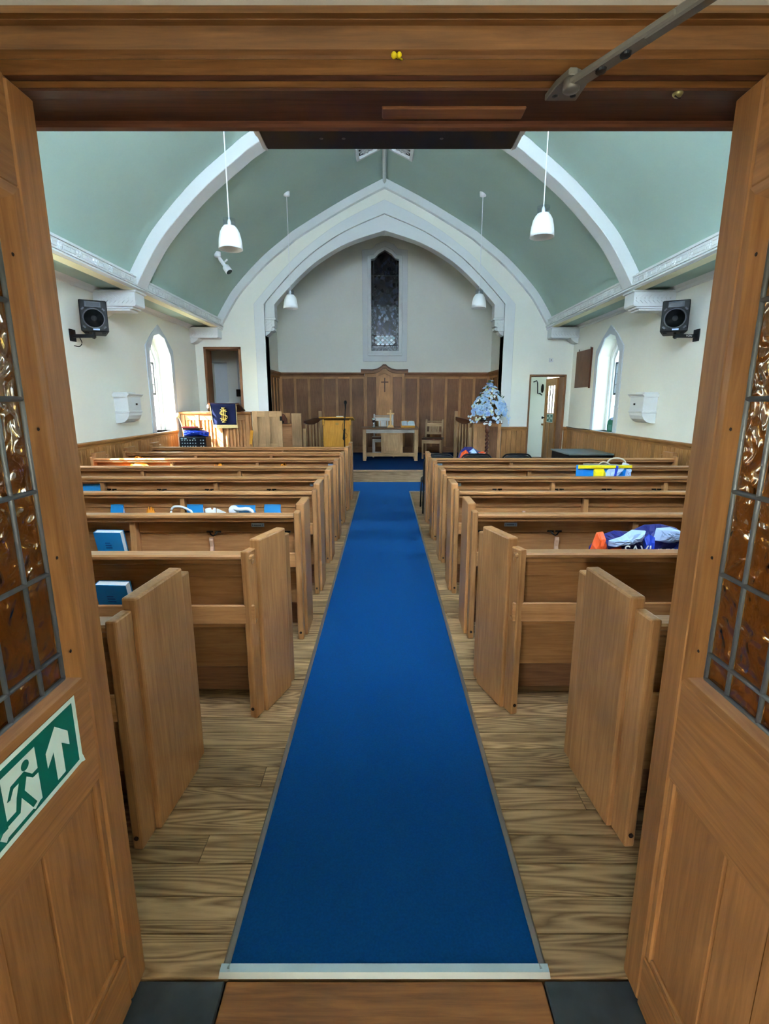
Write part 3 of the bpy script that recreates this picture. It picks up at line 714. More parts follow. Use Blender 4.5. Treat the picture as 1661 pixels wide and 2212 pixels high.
# ================================================================== ENTRANCE DOORS
def leaf(n, s, nm):
    X = s * .64; Xb = s * .685; Y0, Y1 = .415, 1.06
    d = thing('door_%d' % n, None, None, (s * .66, Y1, 0), kind='structure')
    d['label'] = 'oak %s leaf of the glazed entrance doors, folded back' % nm
    def bx(name, y0, y1, z0, z1, mat, xo=0.0, xi=0.0, bev=.003):
        return mk(name, MB().box(X - s * xo, Xb + s * xi, y0, y1, z0, z1), mat, d, bevel=bev)
    bx('stile', .982, Y1, .012, 2.04, dk['z'], bev=.006)
    bx('stile', Y0, .50, .012, 2.04, dk['z'])
    bx('top_rail', .50, .982, 1.865, 2.04, dk['y'])
    bx('lock_rail', .50, .982, .672, .912, dk['y'])
    bx('bottom_rail', .50, .982, .012, .16, dk['y'])
    # lower panel: upright boards
    for y0, y1, dp in ((.80, .962, .012), (.686, .798, .016), (.52, .684, .012)):
        bx('panel_board', y0, y1, .175, .655, dk['z'], xo=-dp, xi=-.008, bev=.002)
    # beads round panel and glass
    bd = MB()
    for (a, b, z0, z1) in ((.962, .984, .16, .672), (.50, .52, .16, .672)): bd.box(X - s * -.004, X - s * -.02, a, b, z0, z1)
    mk('panel_bead', bd, dk['z'], d, bevel=.004)
    mk('panel_bead', MB().box(X - s * -.004, X - s * -.02, .52, .962, .158, .178), dk['y'], d, bevel=.004)
    mk('panel_bead', MB().box(X - s * -.006, X - s * -.02, .52, .962, .655, .672), dk['y'], d, bevel=.004)
    for a, b in ((.930, .982), (.50, .545)):
        mk('glazing_bead', MB().prism([(X, a if b < .9 else b), (X + s * .002, (a + b) / 2 + (.012 if b > .9 else -.012)), (X + s * .016, b if b < .9 else a), (X + s * .03, b if b < .9 else a), (X + s * .03, a if b < .9 else b)], 'xy', .912, 1.865), dk['z'], d)
    mk('glazing_bead', MB().prism([(X, .912), (X + s * .002, .928), (X + s * .014, .948), (X + s * .03, .948), (X + s * .03, .912)], 'xz', .50, .982), dk['y'], d)
    mk('glazing_bead', MB().prism([(X, 1.865), (X + s * .002, 1.85), (X + s * .014, 1.83), (X + s * .03, 1.83), (X + s * .03, 1.865)], 'xz', .50, .982), dk['y'], d)
    for z in (1.0, 1.2, 1.45, 1.75):
        mk('screw', MB().lathe([(.0035, 0), (.0025, .0012)], (0, 0, 0), 10, axis='x').xf(Matrix.Translation((X + s * .0045, .948, z)) @ Matrix.Rotation(PI if s > 0 else 0, 4, 'Z')), plugs_m, d)
    # leaded amber glass
    xg = X + s * .018
    ys = [.545, .605, .70, .785, .868, .932]; zs = [.947, 1.003, 1.172, 1.335, 1.505, 1.672, 1.79, 1.832]
    for a in range(len(ys) - 1):
        for b in range(len(zs) - 1):
            mk('pane', MB().box(xg, xg + s * .004, ys[a] + .003, ys[a + 1] - .003, zs[b] + .003, zs[b + 1] - .003), amber_m, d)
    cm = MB()
    for yv in ys: cm.tube([(xg - s * .001, yv, .947), (xg - s * .001, yv, 1.832)], .0048, 8)
    for zv in zs: cm.tube([(xg - s * .0015, .545, zv), (xg - s * .0015, .932, zv)], .0048, 8)
    mk('lead_cames', cm, lead_m, d, smooth=True)
    return d
leaf(1, -1, 'left'); leaf(2, 1, 'right')

# fire exit sign on the left leaf (flat print on a plastic plate)
sg = thing('exit_sign', 'green and white running man fire exit sign on the left door', 'sign', (-.64, .78, .83))
def sgn(name, poly, layer, mat): 
    return mk(name, MB().prism(poly, 'yz', -.64 + .0002 + layer * .0005, -.64 + .0007 + layer * .0005), mat, sg)
sgn('plate', [(.630, .757), (.926, .757), (.938, .752), (.934, .766), (.931, .772), (.931, .910), (.630, .910)], 0, signw_m)
sgn('green_field', [(.642, .768), (.919, .768), (.919, .900), (.642, .900)], 1, signg_m)
sgn('arrow', [(.862, .886), (.896, .853), (.896, .822), (.874, .842), (.874, .777), (.850, .777), (.850, .840), (.829, .820), (.829, .851)], 2, signw_m)
sgn('doorway', [(.804, .886), (.804, .778), (.797, .778), (.783, .772), (.779, .777), (.770, .777), (.717, .777), (.711, .772), (.700, .786), (.708, .792), (.720, .792), (.720, .886)], 2, signw_m)
sgn('figure', [(.772, .861), (.789, .842), (.806, .842), (.806, .833), (.789, .834), (.775, .848), (.766, .827), (.790, .783), (.779, .780), (.757, .820), (.749, .796), (.714, .796), (.714, .806), (.741, .806), (.747, .829), (.757, .850), (.743, .850), (.733, .836), (.726, .837), (.738, .858)], 3, signg_m)
sgn('figure_head', [(.776 + .0095 * math.cos(t * PI / 8), .870 + .0095 * math.sin(t * PI / 8)) for t in range(16)], 3, signg_m)

# ================================================================== DADO BOARDING
def dado_run(n, pts_fn, length, plank_w=.1):
    pass
for s, nm in ((-1, 'left'), (1, 'right')):
    dd = thing('baseboard_' + nm, None, None, (s * W, YR, 0), kind='structure')
    y1 = 9.3 if s < 0 else YA
    bwid = .099; yy = 4.4
    mk('hidden_boarding', MB().box(s * W, s * (W - .016), YR, yy, 0, .93), dado['z'], dd)
    while yy < y1 - .02:
        mk('board', MB().prism([(yy + .003, s * W), (yy + .003, s * (W - .012)), (yy + .008, s * (W - .018)), (min(yy + bwid, y1) - .004, s * (W - .018)), (min(yy + bwid, y1) - .001, s * (W - .012)), (min(yy + bwid, y1) - .001, s * W)], 'xy', 0, .93).xf(Matrix(((0, 1, 0, 0), (1, 0, 0, 0), (0, 0, 1, 0), (0, 0, 0, 1)))), dado['z'], dd)
        yy += bwid
    mk('cap_rail', MB().prism([(s * W, .915), (s * (W - .022), .915), (s * (W - .028), .945), (s * (W - .045), .965), (s * (W - .05), .985), (s * (W - .04), .995), (s * W, .995)], 'xz', YR, y1), dado['y'], dd)
    mk('skirting', MB().box(s * W, s * (W - .028), YR, y1, 0, .12), dado['y'], dd, bevel=.004)
# dado on the arch wall right of the chancel and beside the vestry door
for n, (x0, x1) in enumerate(((2.42, 2.94), (3.715, 3.785))):
    dd = thing('baseboard_arch_%s' % ('jamb' if n == 0 else 'corner'), None, None, (x0, YA, 0), kind='structure')
    k = max(1, round((x1 - x0) / .1)); wv = (x1 - x0) / k
    for q in range(k):
        mk('board', MB().box(x0 + q * wv + .0015, x0 + (q + 1) * wv - .0015, YA - .05, YA - .03, 0, .93), dado['z'], dd, bevel=.003)
    mk('cap_rail', MB().prism([(YA, .92), (YA - .055, .92), (YA - .06, .95), (YA - .08, .965), (YA - .082, .99), (YA, .995)], 'yz', x0 - .015, x1 + .012), dado['x'], dd)
    mk('core', MB().box(x0, x1, YA - .03, YA, 0, .93), dado['z'], dd)

# door casings on the arch wall
dl = thing('door_3', None, None, (-3.26, YA, 0), kind='structure'); dl['label'] = 'tall narrow doorway with a dark wood lining behind the pulpit'
for x0, x1 in ((-3.64, -3.59), (-2.94, -2.89)):
    mk('lining', MB().box(x0, x1, YA - .012, YA + .31, 0, 2.58), pan['z'], dl, bevel=.004)
mk('head_lining', MB().box(-3.64, -2.89, YA - .012, YA + .31, 2.53, 2.58), pan['x'], dl, bevel=.004)
drr = thing('door_4', None, None, (3.3, YA, 0), kind='structure'); drr['label'] = 'half glazed vestry door standing open in the wall by the flowers'
for x0, x1 in ((2.95, 2.985), (3.655, 3.70)):
    mk('lining', MB().box(x0, x1, YA - .012, YA + .31, 0, 2.04), pan['z'], drr, bevel=.004)
mk('head_lining', MB().box(2.95, 3.70, YA - .012, YA + .31, 2.005, 2.04), pan['x'], drr, bevel=.004)
# leaf folded back at right angles inside the vestry
XL = 3.62; ya, yb_ = YA + .31, YA + 1.06
for a, b in ((ya, ya + .11), (yb_ - .11, yb_)): mk('stile', MB().box(XL, XL + .04, a, b, .01, 2.0), dado['z'], drr, bevel=.003)
for z0, z1 in ((.01, .2), (1.06, 1.26), (1.84, 2.0)): mk('rail', MB().box(XL, XL + .04, ya + .11, yb_ - .11, z0, z1), dado['y'], drr, bevel=.003)
mk('muntin', MB().box(XL, XL + .04, (ya + yb_) / 2 - .04, (ya + yb_) / 2 + .04, .2, 1.06), dado['z'], drr, bevel=.003)
mk('lower_panel', MB().box(XL + .014, XL + .026, ya + .11, yb_ - .11, .2, 1.06), dado['z'], drr)
pw = (yb_ - ya - .22) / 3
for a in range(3):
    for b in range(3):
        mk('pane', MB().box(XL + .017, XL + .021, ya + .115 + a * pw, ya + .105 + (a + 1) * pw, 1.265 + b * .192, 1.255 + (b + 1) * .192), pane_m, drr)
gb = MB()
for a in (1, 2): gb.box(XL + .008, XL + .03, ya + .11 + a * pw - .006, ya + .11 + a * pw + .006, 1.26, 1.84)
for b in (1, 2): gb.box(XL + .008, XL + .03, ya + .11, yb_ - .11, 1.26 + b * .193 - .006, 1.26 + b * .193 + .006)
mk('glazing_bar', gb, lead_dark, drr)
mk('door_knob', MB().lathe([(.012, 0), (.012, -.03), (.03, -.045), (.03, -.06), (.005, -.07)], (XL, yb_ - .06, 1.15), 14, axis='x'), iron_m, drr, smooth=True)
es = thing('exit_sign', 'small green fire exit sign on the open vestry door', 'sign', (XL, ya + .3, 1.15))
mk('plate', MB().box(XL - .003, XL - .0005, ya + .12, ya + .52, 1.06, 1.24), signw_m, es)
mk('green_field', MB().box(XL - .004, XL - .003, ya + .135, ya + .505, 1.075, 1.225), signg_m, es)
mk('doorway', MB().box(XL - .005, XL - .004, ya + .27, ya + .37, 1.085, 1.215), signw_m, es)
mk('figure', MB().prism([(ya + .30, 1.09), (ya + .325, 1.15), (ya + .345, 1.10), (ya + .36, 1.11), (ya + .335, 1.18), (ya + .31, 1.19), (ya + .285, 1.15)], 'yz', XL - .006, XL - .005), signg_m, es)
mk('arrow', MB().prism([(ya + .15, 1.15), (ya + .19, 1.20), (ya + .19, 1.165), (ya + .25, 1.165), (ya + .25, 1.135), (ya + .19, 1.135), (ya + .19, 1.10)], 'yz', XL - .005, XL - .004), signw_m, es)
mk('legend', MB().box(XL - .005, XL - .004, ya + .40, ya + .49, 1.13, 1.17), signw_m, es)
# vestry
struct('floor_vestry', MB().box(2.95, 5.4, YA + .3, 13.0, -.03, 0), plain('dark_lino', (70, 56, 46), .6))
vw = [(3.98, .98), (4.75, .98), (4.75, 2.4), (3.98, 2.4)]
struct('wall_vestry_back', MB().plate([[(2.95, -.03), (5.4, -.03), (5.4, 2.8), (2.95, 2.8)], vw], 'xz', 12.7, 13.0), wall_m)
struct('wall_vestry_front', MB().box(4.1, 5.4, YA, YA + .3, -.03, 2.85), wall_m)
struct('wall_vestry_right', MB().box(5.2, 5.4, YA + .3, 13.0, -.03, 2.8), wall_m)
struct('ceiling_vestry', MB().box(2.9, 5.4, YA + .3, 13.0, 2.7, 2.85), wall_m)
struct('baseboard_vestry', MB().box(2.95, 5.2, 12.66, 12.7, 0, .14), pan['x'])
vn = thing('window_11', None, None, (4.36, 12.8, 1), kind='structure')
mk('pane', MB().box(3.98, 4.75, 12.85, 12.855, .98, 2.4), pane_m, vn)
mk('sill', MB().box(3.90, 4.83, 12.58, 12.72, .93, .975), pan['x'], vn, bevel=.004)
mk('frame', MB().plate([vw, [(4.02, 1.02), (4.71, 1.02), (4.71, 2.36), (4.02, 2.36)]], 'xz', 12.82, 12.88), trim_m, vn)
hk = thing('coat_hook', 'black iron swan neck bracket and hook on the vestry wall', 'hook', (3.75, 12.68, 1.8))
mk('back_plate', MB().ball((3.87, 12.685, 1.82), .05, 12, sx=.7, sy=.25, sz=2.2), iron_m, hk, smooth=True)
mk('arm', MB().tube([(3.86, 12.66, 1.66), (3.80, 12.64, 1.70), (3.74, 12.62, 1.70), (3.72, 12.62, 1.95), (3.70, 12.62, 2.00), (3.62, 12.62, 1.97)], .014, 8), iron_m, hk, smooth=True)
struct('wall_vestry_left', MB().box(2.93, 3.06, YA + .3, 12.7, -.03, 2.8), wall_m)
# room behind the left doorway
struct('floor_side_room', MB().box(-5.2, -2.95, YA + .3, 12.9, -.03, PZ), plain('dark_lino', (0, 0, 0)))
struct('wall_side_back', MB().plate([[(-5.2, -.03), (-2.95, -.03), (-2.95, 3.0), (-5.2, 3.0)], [(-3.98, .3), (-3.62, .3), (-3.62, 2.38), (-3.98, 2.38)]], 'xz', 12.0, 12.2), wall_m)
struct('wall_side_alcove', MB().box(-4.1, -3.5, 12.2, 12.3, 0, 2.6), trim_m)
struct('wall_side_left', MB().box(-5.2, -5.0, YA + .3, 12.2, -.03, 3.0), wall_m)
struct('wall_side_front', MB().box(-5.2, -4.1, YA, YA + .3, -.03, 3.05), wall_m)
struct('ceiling_side_room', MB().box(-5.2, -2.9, YA + .3, 12.3, 2.9, 3.05), wall_m)
ho = thing('conduit_switch', 'white conduit running down to a black isolator in the side room', 'conduit', (-3.2, 11.98, 1.8))
mk('conduit', MB().tube([(-3.37, 11.975, 2.85), (-3.37, 11.975, 1.78)], .014, 8), trim_m, ho)
mk('switch_box', MB().box(-3.42, -3.33, 11.93, 11.995, 1.62, 1.78), black_m, ho, bevel=.006)

# ================================================================== CHANCEL PANELLING
tp = thing('trim_13', None, None, (0, YB, PZ), kind='structure'); tp['label'] = 'tall oak panelling with a crested centre behind the communion table'
def run_x(x0, x1, nst, ztop, yf):
    """stiles and panels between x0 and x1 on the back wall"""
    stw = .062; pitch = (x1 - x0 - stw) / (nst - 1)
    for q in range(nst):
        xs = x0 + q * pitch
        mk('stile', MB().box(xs, xs + stw, yf - .03, yf, PZ + .15, ztop), stl['z'], tp, bevel=.003)
        if q < nst - 1:
            mk('panel', MB().box(xs + stw, xs + pitch, yf - .008, yf, PZ + .15, ztop - .07), pan['z'], tp)
            mk('rail', MB().box(xs + stw, xs + pitch, yf - .028, yf, ztop - .07, ztop), stl['x'], tp, bevel=.003)
run_x(-2.60, -.46, 7, 2.13, YB)
run_x(.46, 2.60, 7, 2.13, YB)
for x0, x1 in ((-2.62, -.50), (.50, 2.62)):
    mk('cornice', MB().prism([(YB, 2.11), (YB - .035, 2.11), (YB - .045, 2.15), (YB - .075, 2.17), (YB - .08, 2.205), (YB, 2.21)], 'yz', x0, x1), pan['x'], tp)
mk('plinth', MB().box(-2.62, 2.62, YB - .035, YB, PZ, PZ + .15), pan['x'], tp, bevel=.004)
# crested centre
yc_ = YB - .02
for xs in (-.49, -.205, .145, .43): mk('stile', MB().box(xs, xs + .06, yc_ - .035, YB, PZ + .15, 2.19), stl['z'], tp, bevel=.003)
for x0, x1 in ((-.43, -.205), (.205, .43)):
    mk('panel', MB().box(x0, x1, yc_ - .01, YB, PZ + .15, 2.12), pan['z'], tp)
    mk('rail', MB().box(x0, x1, yc_ - .033, YB, 2.10, 2.19), stl['x'], tp, bevel=.003)
mk('panel', MB().prism([(-.145, PZ + .15), (.145, PZ + .15), (.145, 2.13), (.0, 2.20), (-.145, 2.13)], 'xz', yc_ - .012, YB), stl['z'], tp)
mk('head_board', MB().prism([(-.145, 2.12), (0, 2.185), (.145, 2.12), (.205, 2.12), (.205, 2.21), (0, 2.30), (-.205, 2.21), (-.205, 2.12)], 'xz', yc_ - .034, YB), stl['x'], tp, bevel=.003)
def ogee(dz):
    return [(-.58, 2.27 + dz), (-.30, 2.265 + dz), (-.18, 2.285 + dz), (-.09, 2.335 + dz), (-.035, 2.385 + dz), (.035, 2.385 + dz), (.09, 2.335 + dz), (.18, 2.285 + dz), (.30, 2.265 + dz), (.58, 2.27 + dz)]
mk('crest', MB().strip(ogee(0), [(x, z - .085) for x, z in ogee(0)], 'xz', yc_ - .08, YB), pan['x'], tp, bevel=.006)
mk('crest_cap', MB().strip(ogee(.012), [(x, z) for x, z in ogee(-.02)], 'xz', yc_ - .10, YB), wood('dark_cornice', (84, 50, 30), (116, 74, 46), 'x'), tp, bevel=.004)
# side panelling
for s, n in ((-1, 14), (1, 15)):
    ts = thing('trim_%d' % n, None, None, (s * 2.62, YA + .3, PZ), kind='structure')
    yy = YA + .31; pitch = (YB - .05 - yy) / 6
    for q in range(7):
        mk('stile', MB().box(s * 2.62, s * 2.59, yy + q * pitch - .0, yy + q * pitch + .06, PZ + .15, 2.13), stl['z'], ts, bevel=.003)
        if q < 6:
            mk('panel', MB().box(s * 2.62, s * 2.612, yy + q * pitch + .06, yy + (q + 1) * pitch, PZ + .15, 2.06), pan['z'], ts)
            mk('rail', MB().box(s * 2.62, s * 2.592, yy + q * pitch + .06, yy + (q + 1) * pitch, 2.06, 2.13), stl['y'], ts)
    mk('cornice', MB().prism([(s * 2.62, 2.11), (s * 2.585, 2.11), (s * 2.575, 2.15), (s * 2.545, 2.17), (s * 2.54, 2.205), (s * 2.62, 2.21)], 'xz', YA + .3, YB), pan['y'], ts)
    mk('plinth', MB().box(s * 2.62, s * 2.585, YA + .3, YB, PZ, PZ + .15), pan['y'], ts)
wc = thing('wall_cross', 'slim dark cross fixed to the crested panelling', 'cross', (.005, yc_ - .03, 1.9))
mk('upright', MB().box(-.007, .017, yc_ - .03, yc_ - .012, 1.74, 2.08), mahog, wc, bevel=.002)
mk('crossbar', MB().box(-.085, .095, yc_ - .031, yc_ - .012, 1.965, 1.99), mahog, wc, bevel=.002)

# ================================================================== PEWS
def pew(side, idx, y0):
    s = -1 if side == 'left' else 1
    ordn = ['first', 'second', 'third', 'fourth', 'fifth', 'sixth', 'seventh', 'eighth', 'ninth'][idx]
    ex = ', with angled end' if idx == 1 else ''
    rt = thing('pew', '%s oak pew from the entrance doors, %s of the aisle%s' % (ordn, side, ex), 'pew', (s * 2.0, y0, 0), group='oak pews in rows')
    sh = .52 if s < 0 else .54
    ang = 0.0; dl_ = 1.0; nx, ny = s * sh, y0
    if idx == 0: ang = math.radians(4.7); dl_ = 1.28; nx = s * .825
    if idx == 1: ang = math.radians(18.7); nx = s * .618
    xi = abs(nx) + .03
    if idx == 1: xi = .60
    xe = 3.60
    # end boards
    def end(nx, ny, a, flip, inward, scale_l):
        # local: l along depth, t towards the aisle
        def T(l, t, z):
            dx = -s * math.sin(a); dy = math.cos(a)          # depth direction (far end leans to the aisle)
            tx = -s * math.cos(a) * flip; ty = -math.sin(a) * flip
            return (nx + dx * l + tx * t, ny + dy * l + ty * t, z)
        def board(name, l0, l1, t0, t1, z1, par, bev):
            mb = MB().box(l0 * scale_l, l1 * scale_l, t0, t1, 0.0, z1)
            mb.v = [T(*p) for p in mb.v]
            return mk(name, mb, oak['z'], par, bevel=bev, seg=2)
        c = board('pew_end', .07, .315, -.034, .018, .882, rt, .008)
        board('shoulder', 0, .072, -.036, 0.0, .842, c, .007)
        board('shoulder', .314, .385, -.036, 0.0, .838, c, .007)
        pg = MB().lathe([(.008, .0), (.008, .004)], (0, 0, 0), 10, axis='y')
        pg.v = [T(-p[1] + .0, p[0] - .018, p[2] + .05) for p in pg.v]
        mk('dowel_plug', pg, plugs_m, c)
    end(nx, ny, ang, 1, 1, dl_)
    end(s * (xe + .0), y0, 0, -1, 1, 1)
    X0, X1 = s * xi, s * xe
    def bx(name, ya_, yb_2, z0, z1, ax='x', bev=.003, mat=None, par=rt, x0=None, x1=None):
        return mk(name, MB().box(x0 if x0 is not None else X0, x1 if x1 is not None else X1, y0 + ya_, y0 + yb_2, z0, z1), mat or oak[ax], par, bevel=bev)
    bx('top_rail', .012, .088, .797, .822, bev=.007)
    bx('under_rail', .028, .08, .772, .798, bev=.005)
    bx('frieze_board', .094, .112, .69, .80, bev=.002, x0=X0, x1=X1)
    bx('top_fill', .08, .112, .775, .81, bev=.002)
    bx('back_panel', .104, .12, .475, .688, bev=.002)
    led = bx('book_ledge', .02, .112, .488, .504, bev=.002)
    bx('ledge_lip', .008, .024, .488, .582, par=led, bev=.004)
    bx('seat', .122, .365, .452, .474, bev=.006)
    bx('seat_rail', .11, .14, .425, .452, bev=.002)
    bx('kick_panel', .13, .15, .205, .425, bev=.002)
    bx('base_board', .26, .28, .0, .19, bev=0, mat=pan['x'])
    for xb in (1.57, 2.62):
        mk('brace', MB().prism([(y0 + .105, .775), (y0 + .045, .775), (y0 + .045, .70), (y0 + .035, .60), (y0 + .026, .53), (y0 + .026, .50), (y0 + .105, .50)], 'yz', s * xb - .019, s * xb + .019), oak['z'], rt, bevel=.003)
    if idx in (2, 4):
        xs = (.64, 1.08, 1.66, 2.2, 2.75, 3.2) if idx == 2 else (1.06, 1.64, 2.09, 2.56, 3.1)
        for xh in xs:
            hk_ = MB().box(s * xh - .045, s * xh - .006, y0 + .086, y0 + .094, .692, .702).box(s * xh + .006, s * xh + .045, y0 + .086, y0 + .094, .692, .702)
            hk_.tube([(s * xh - .025, y0 + .085, .697), (s * xh - .012, y0 + .07, .682), (s * xh, y0 + .072, .674), (s * xh + .012, y0 + .07, .682), (s * xh + .025, y0 + .085, .697)], .0045, 6)
            mk('hook', hk_, iron_m, rt)
    if idx in (2, 3, 4):
        for xh in ((1.10,) if idx != 4 else (2.2,)):
            mk('peg', MB().prism([(y0 + .104, .655), (y0 + .085, .66), (y0 + .078, .64), (y0 + .088, .60), (y0 + .07, .53), (y0 + .104, .505)], 'yz', s * xh - .012, s * xh + .012), plain('pale_peg', (206, 168, 140), .5), rt, bevel=.003)
    if idx in (2, 3, 4, 5):
        mk('knob', MB().ball((s * .70, y0 + .088, .645), .016, 12).tube([(s * .70, y0 + .09, .645), (s * .70, y0 + .106, .645)], .008, 8), oak['x'], rt, smooth=True)
    if idx in (2, 4, 6):
        xl = .80
        if idx > 2: xl = .66 if s < 0 else .68
        pt = mk('name_card', MB().box(s * xl - .04, s * xl + .04, y0 + .090, y0 + .0945, .728, .752), plain('card_blue_white', (196, 220, 236), .5), rt)
        mk('print_line', MB().box(s * xl - .026, s * xl + .022, y0 + .0895, y0 + .0902, .736, .742).box(s * xl - .034, s * xl - .030, y0 + .0895, y0 + .0902, .734, .744).box(s * xl + .028, s * xl + .031, y0 + .0895, y0 + .0902, .734, .744), plain('print_grey', (90, 110, 140), .6), pt)
    if idx in (2, 3) :
        pass
    return rt
PY = [1.433, 2.166] + [2.995 + .787 * q for q in range(7)]
for q in range(9): pew('left', q, PY[q])
for q in range(7): pew('right', q, PY[q] + (.03 if q == 1 else .012))

# ================================================================== PEW CONTENTS
def book(x, y0, z, wd, ht, th, lean, label, group=None, emblem=True, yaw=0.0, lines=False):
    """book standing in a pew ledge, cover towards the doors"""
    t = thing('hymn_book', label, 'book', (x, y0, z), yaw, group, local=True)
    M_ = Matrix.Rotation(-lean, 4, 'X')
    mk('page_block', MB().box(-wd / 2 + .003, wd / 2 - .004, .004, th - .004, .004, ht - .003).xf(M_), paper_m, t)
    cv = MB().box(-wd / 2, wd / 2, 0, .003, 0, ht).box(-wd / 2, wd / 2, th - .003, th, 0, ht).box(-wd / 2, -wd / 2 + .003, 0, th, 0, ht).xf(M_)
    mk('cover', cv, bookblue_m, t)
    if emblem:
        ez = ht * .30; r = .011
        ln = MB()
        P_ = [(-.2, 1), (.2, 1), (.3, .3), (1, .2), (1, -.2), (.3, -.3), (.2, -1), (-.2, -1), (-.3, -.3), (-1, -.2), (-1, .2), (-.3, .3)]
        for a, b in zip(P_, P_[1:] + P_[:1]):
            ln.tube([(a[0] * r * 1.3, -.0006, ez + a[1] * r * 1.3), (b[0] * r * 1.3, -.0006, ez + b[1] * r * 1.3)], .0013, 4)
        ln.xf(M_); mk('emblem', ln, paper_m, t)
        tx = MB().box(-.026, .012, -.0008, .0, ht * .56, ht * .60).box(-.026, .014, -.0008, .0, ht * .48, ht * .52).box(-.026, .006, -.0008, .0, ht * .64, ht * .67).xf(M_)
        mk('title_print', tx, plain('title_blue', (12, 84, 150), .5), t)
    return t
# two near books on the left
book(-1.262, PY[1] + .055, .504, .15, .175, .045, -.2, 'blue hymn book with a cross leaning in the second left pew ledge', emblem=True, yaw=-.05)
book(-1.715, PY[2] + .055, .504, .17, .21, .045, -.2, 'blue hymn book with a cross standing behind the third left pew', emblem=True, yaw=-.05)
# fourth pew, left: flat books seen edge-on above the third pew's rail
def flat_book(x, y, z, wd, dp, th, label, yaw=0):
    t = thing('hymn_book', label, 'book', (x, y, z), yaw, 'blue books lying in the pews', local=True)
    mk('page_block', MB().box(-wd / 2 + .004, wd / 2 - .004, -dp / 2 + .002, dp / 2 - .004, .003, th - .003), paper_m, t)
    mk('cover', MB().box(-wd / 2, wd / 2, -dp / 2, dp / 2, 0, .003).box(-wd / 2, wd / 2, -dp / 2, dp / 2, th - .003, th), bookblue_m, t)
    return t
book(-1.505, PY[3] + .03, .508, .16, .215, .03, .3, 'pale blue booklet under a white looped cable in the fourth left pew', emblem=False)
book(-1.10, PY[3] + .03, .508, .17, .21, .03, .3, 'blue booklet beside white ear defenders in the fourth left pew', emblem=False)
book(-.88, PY[3] + .03, .508, .13, .215, .03, .3, 'blue book nearest the aisle in the fourth left pew', emblem=False)
book(-2.10, PY[3] + .03, .508, .10, .215, .03, .3, 'blue book half hidden by the door in the fourth left pew', emblem=False)
book(-2.74, PY[4] + .03, .508, .17, .25, .035, .25, 'white and blue book at the door end of the fifth left pew', emblem=False)
lp = thing('white_cable', 'white looped cable standing up from the fourth left pew', 'cable', (-1.56, PY[3], .51))
mk('loop', MB().tube(crspline([(-1.665, PY[3] + .02, .51), (-1.66, PY[3] + .03, .64), (-1.64, PY[3] + .04, .70), (-1.58, PY[3] + .04, .705), (-1.52, PY[3] + .04, .68), (-1.49, PY[3] + .03, .65), (-1.46, PY[3] + .02, .51)], 5), .009, 8), whitep_m, lp, smooth=True)
ed = thing('ear_defenders', 'white ear defenders lying in the fourth left pew', 'headset', (-1.2, PY[3], .51))
mk('cup', MB().ball((-1.175, PY[3] + .055, .672), .042, 14, sy=.7), whitep_m, ed, smooth=True)
mk('band', MB().tube(crspline([(-1.165, PY[3] + .04, .69), (-1.12, PY[3] + .03, .685), (-1.03, PY[3] + .03, .675), (-.985, PY[3] + .03, .51)], 4), .016, 8), whitep_m, ed, smooth=True)
cp = thing('white_cup', 'white paper cup and napkin lying in the fourth left pew', 'cup', (-1.4, PY[3], .51))
mk('cup', MB().lathe([(.030, 0), (.042, .178), (.038, .178), (.028, .01)], (-1.36, PY[3] + .068, .505), 16), whitep_m, cp, smooth=True)
mk('napkin', MB().prism([(-1.31, .505), (-1.22, .505), (-1.235, .66), (-1.30, .69)], 'xz', PY[3] + .03, PY[3] + .045), paper_m, cp)
def cloth(x, y, z, wd, dp, ht, label, mat=orangec_m, seed=1):
    """crumpled cloth heap"""
    rnd = random.Random(seed); m_ = MB(); nx_, ny_ = 14, 8
    vs_ = []
    for j_ in range(ny_ + 1):
        for i_ in range(nx_ + 1):
            u, v = i_ / nx_ * 2 - 1, j_ / ny_ * 2 - 1
            h = max(0, (1 - u * u) * (1 - v * v)) ** .5 * ht * (.75 + .35 * rnd.random())
            vs_.append((x + u * wd / 2, y + v * dp / 2, z + h))
    fs_ = [(j_ * (nx_ + 1) + i_, j_ * (nx_ + 1) + i_ + 1, (j_ + 1) * (nx_ + 1) + i_ + 1, (j_ + 1) * (nx_ + 1) + i_) for j_ in range(ny_) for i_ in range(nx_)]
    n0 = len(vs_); vs_ += [(p[0], p[1], z - .002) for p in vs_[:n0]]
    fs_ += [tuple(q + n0 for q in f)[::-1] for f in fs_]
    m_.add(vs_, fs_)
    o = mk('orange_cloth', m_, mat, smooth=True, loc=(x, y, z)); tag(o, label, 'cloth', 'orange cloths in the pews'); return o
cloth(-1.83, PY[3] + .062, .504, .12, .07, .19, 'small orange cloth tucked in the fourth left pew ledge', seed=2)
cloth(-3.02, PY[6] + .062, .504, .50, .07, .27, 'large crumpled orange cloth at the wall end of the seventh left pew', seed=3)
cloth(-2.05, PY[6] + .062, .504, .24, .07, .25, 'orange cloth midway along the seventh left pew', seed=4)
cloth(-1.25, PY[6] + .062, .504, .2, .07, .25, 'orange cloth nearest the aisle in the seventh left pew', seed=5)
cloth(-3.42, PY[7] + .062, .504, .2, .07, .30, 'orange cloth against the wall in the eighth left pew', seed=6)
rc = tag(mk('kneeler', MB().box(.66, .76, PY[2] + .17, PY[2] + .36, .474, .54), redbox_m, bevel=.02, loc=(.71, PY[2] + .26, .474)), 'red kneeler on the seat end of the third right pew', 'cushion')

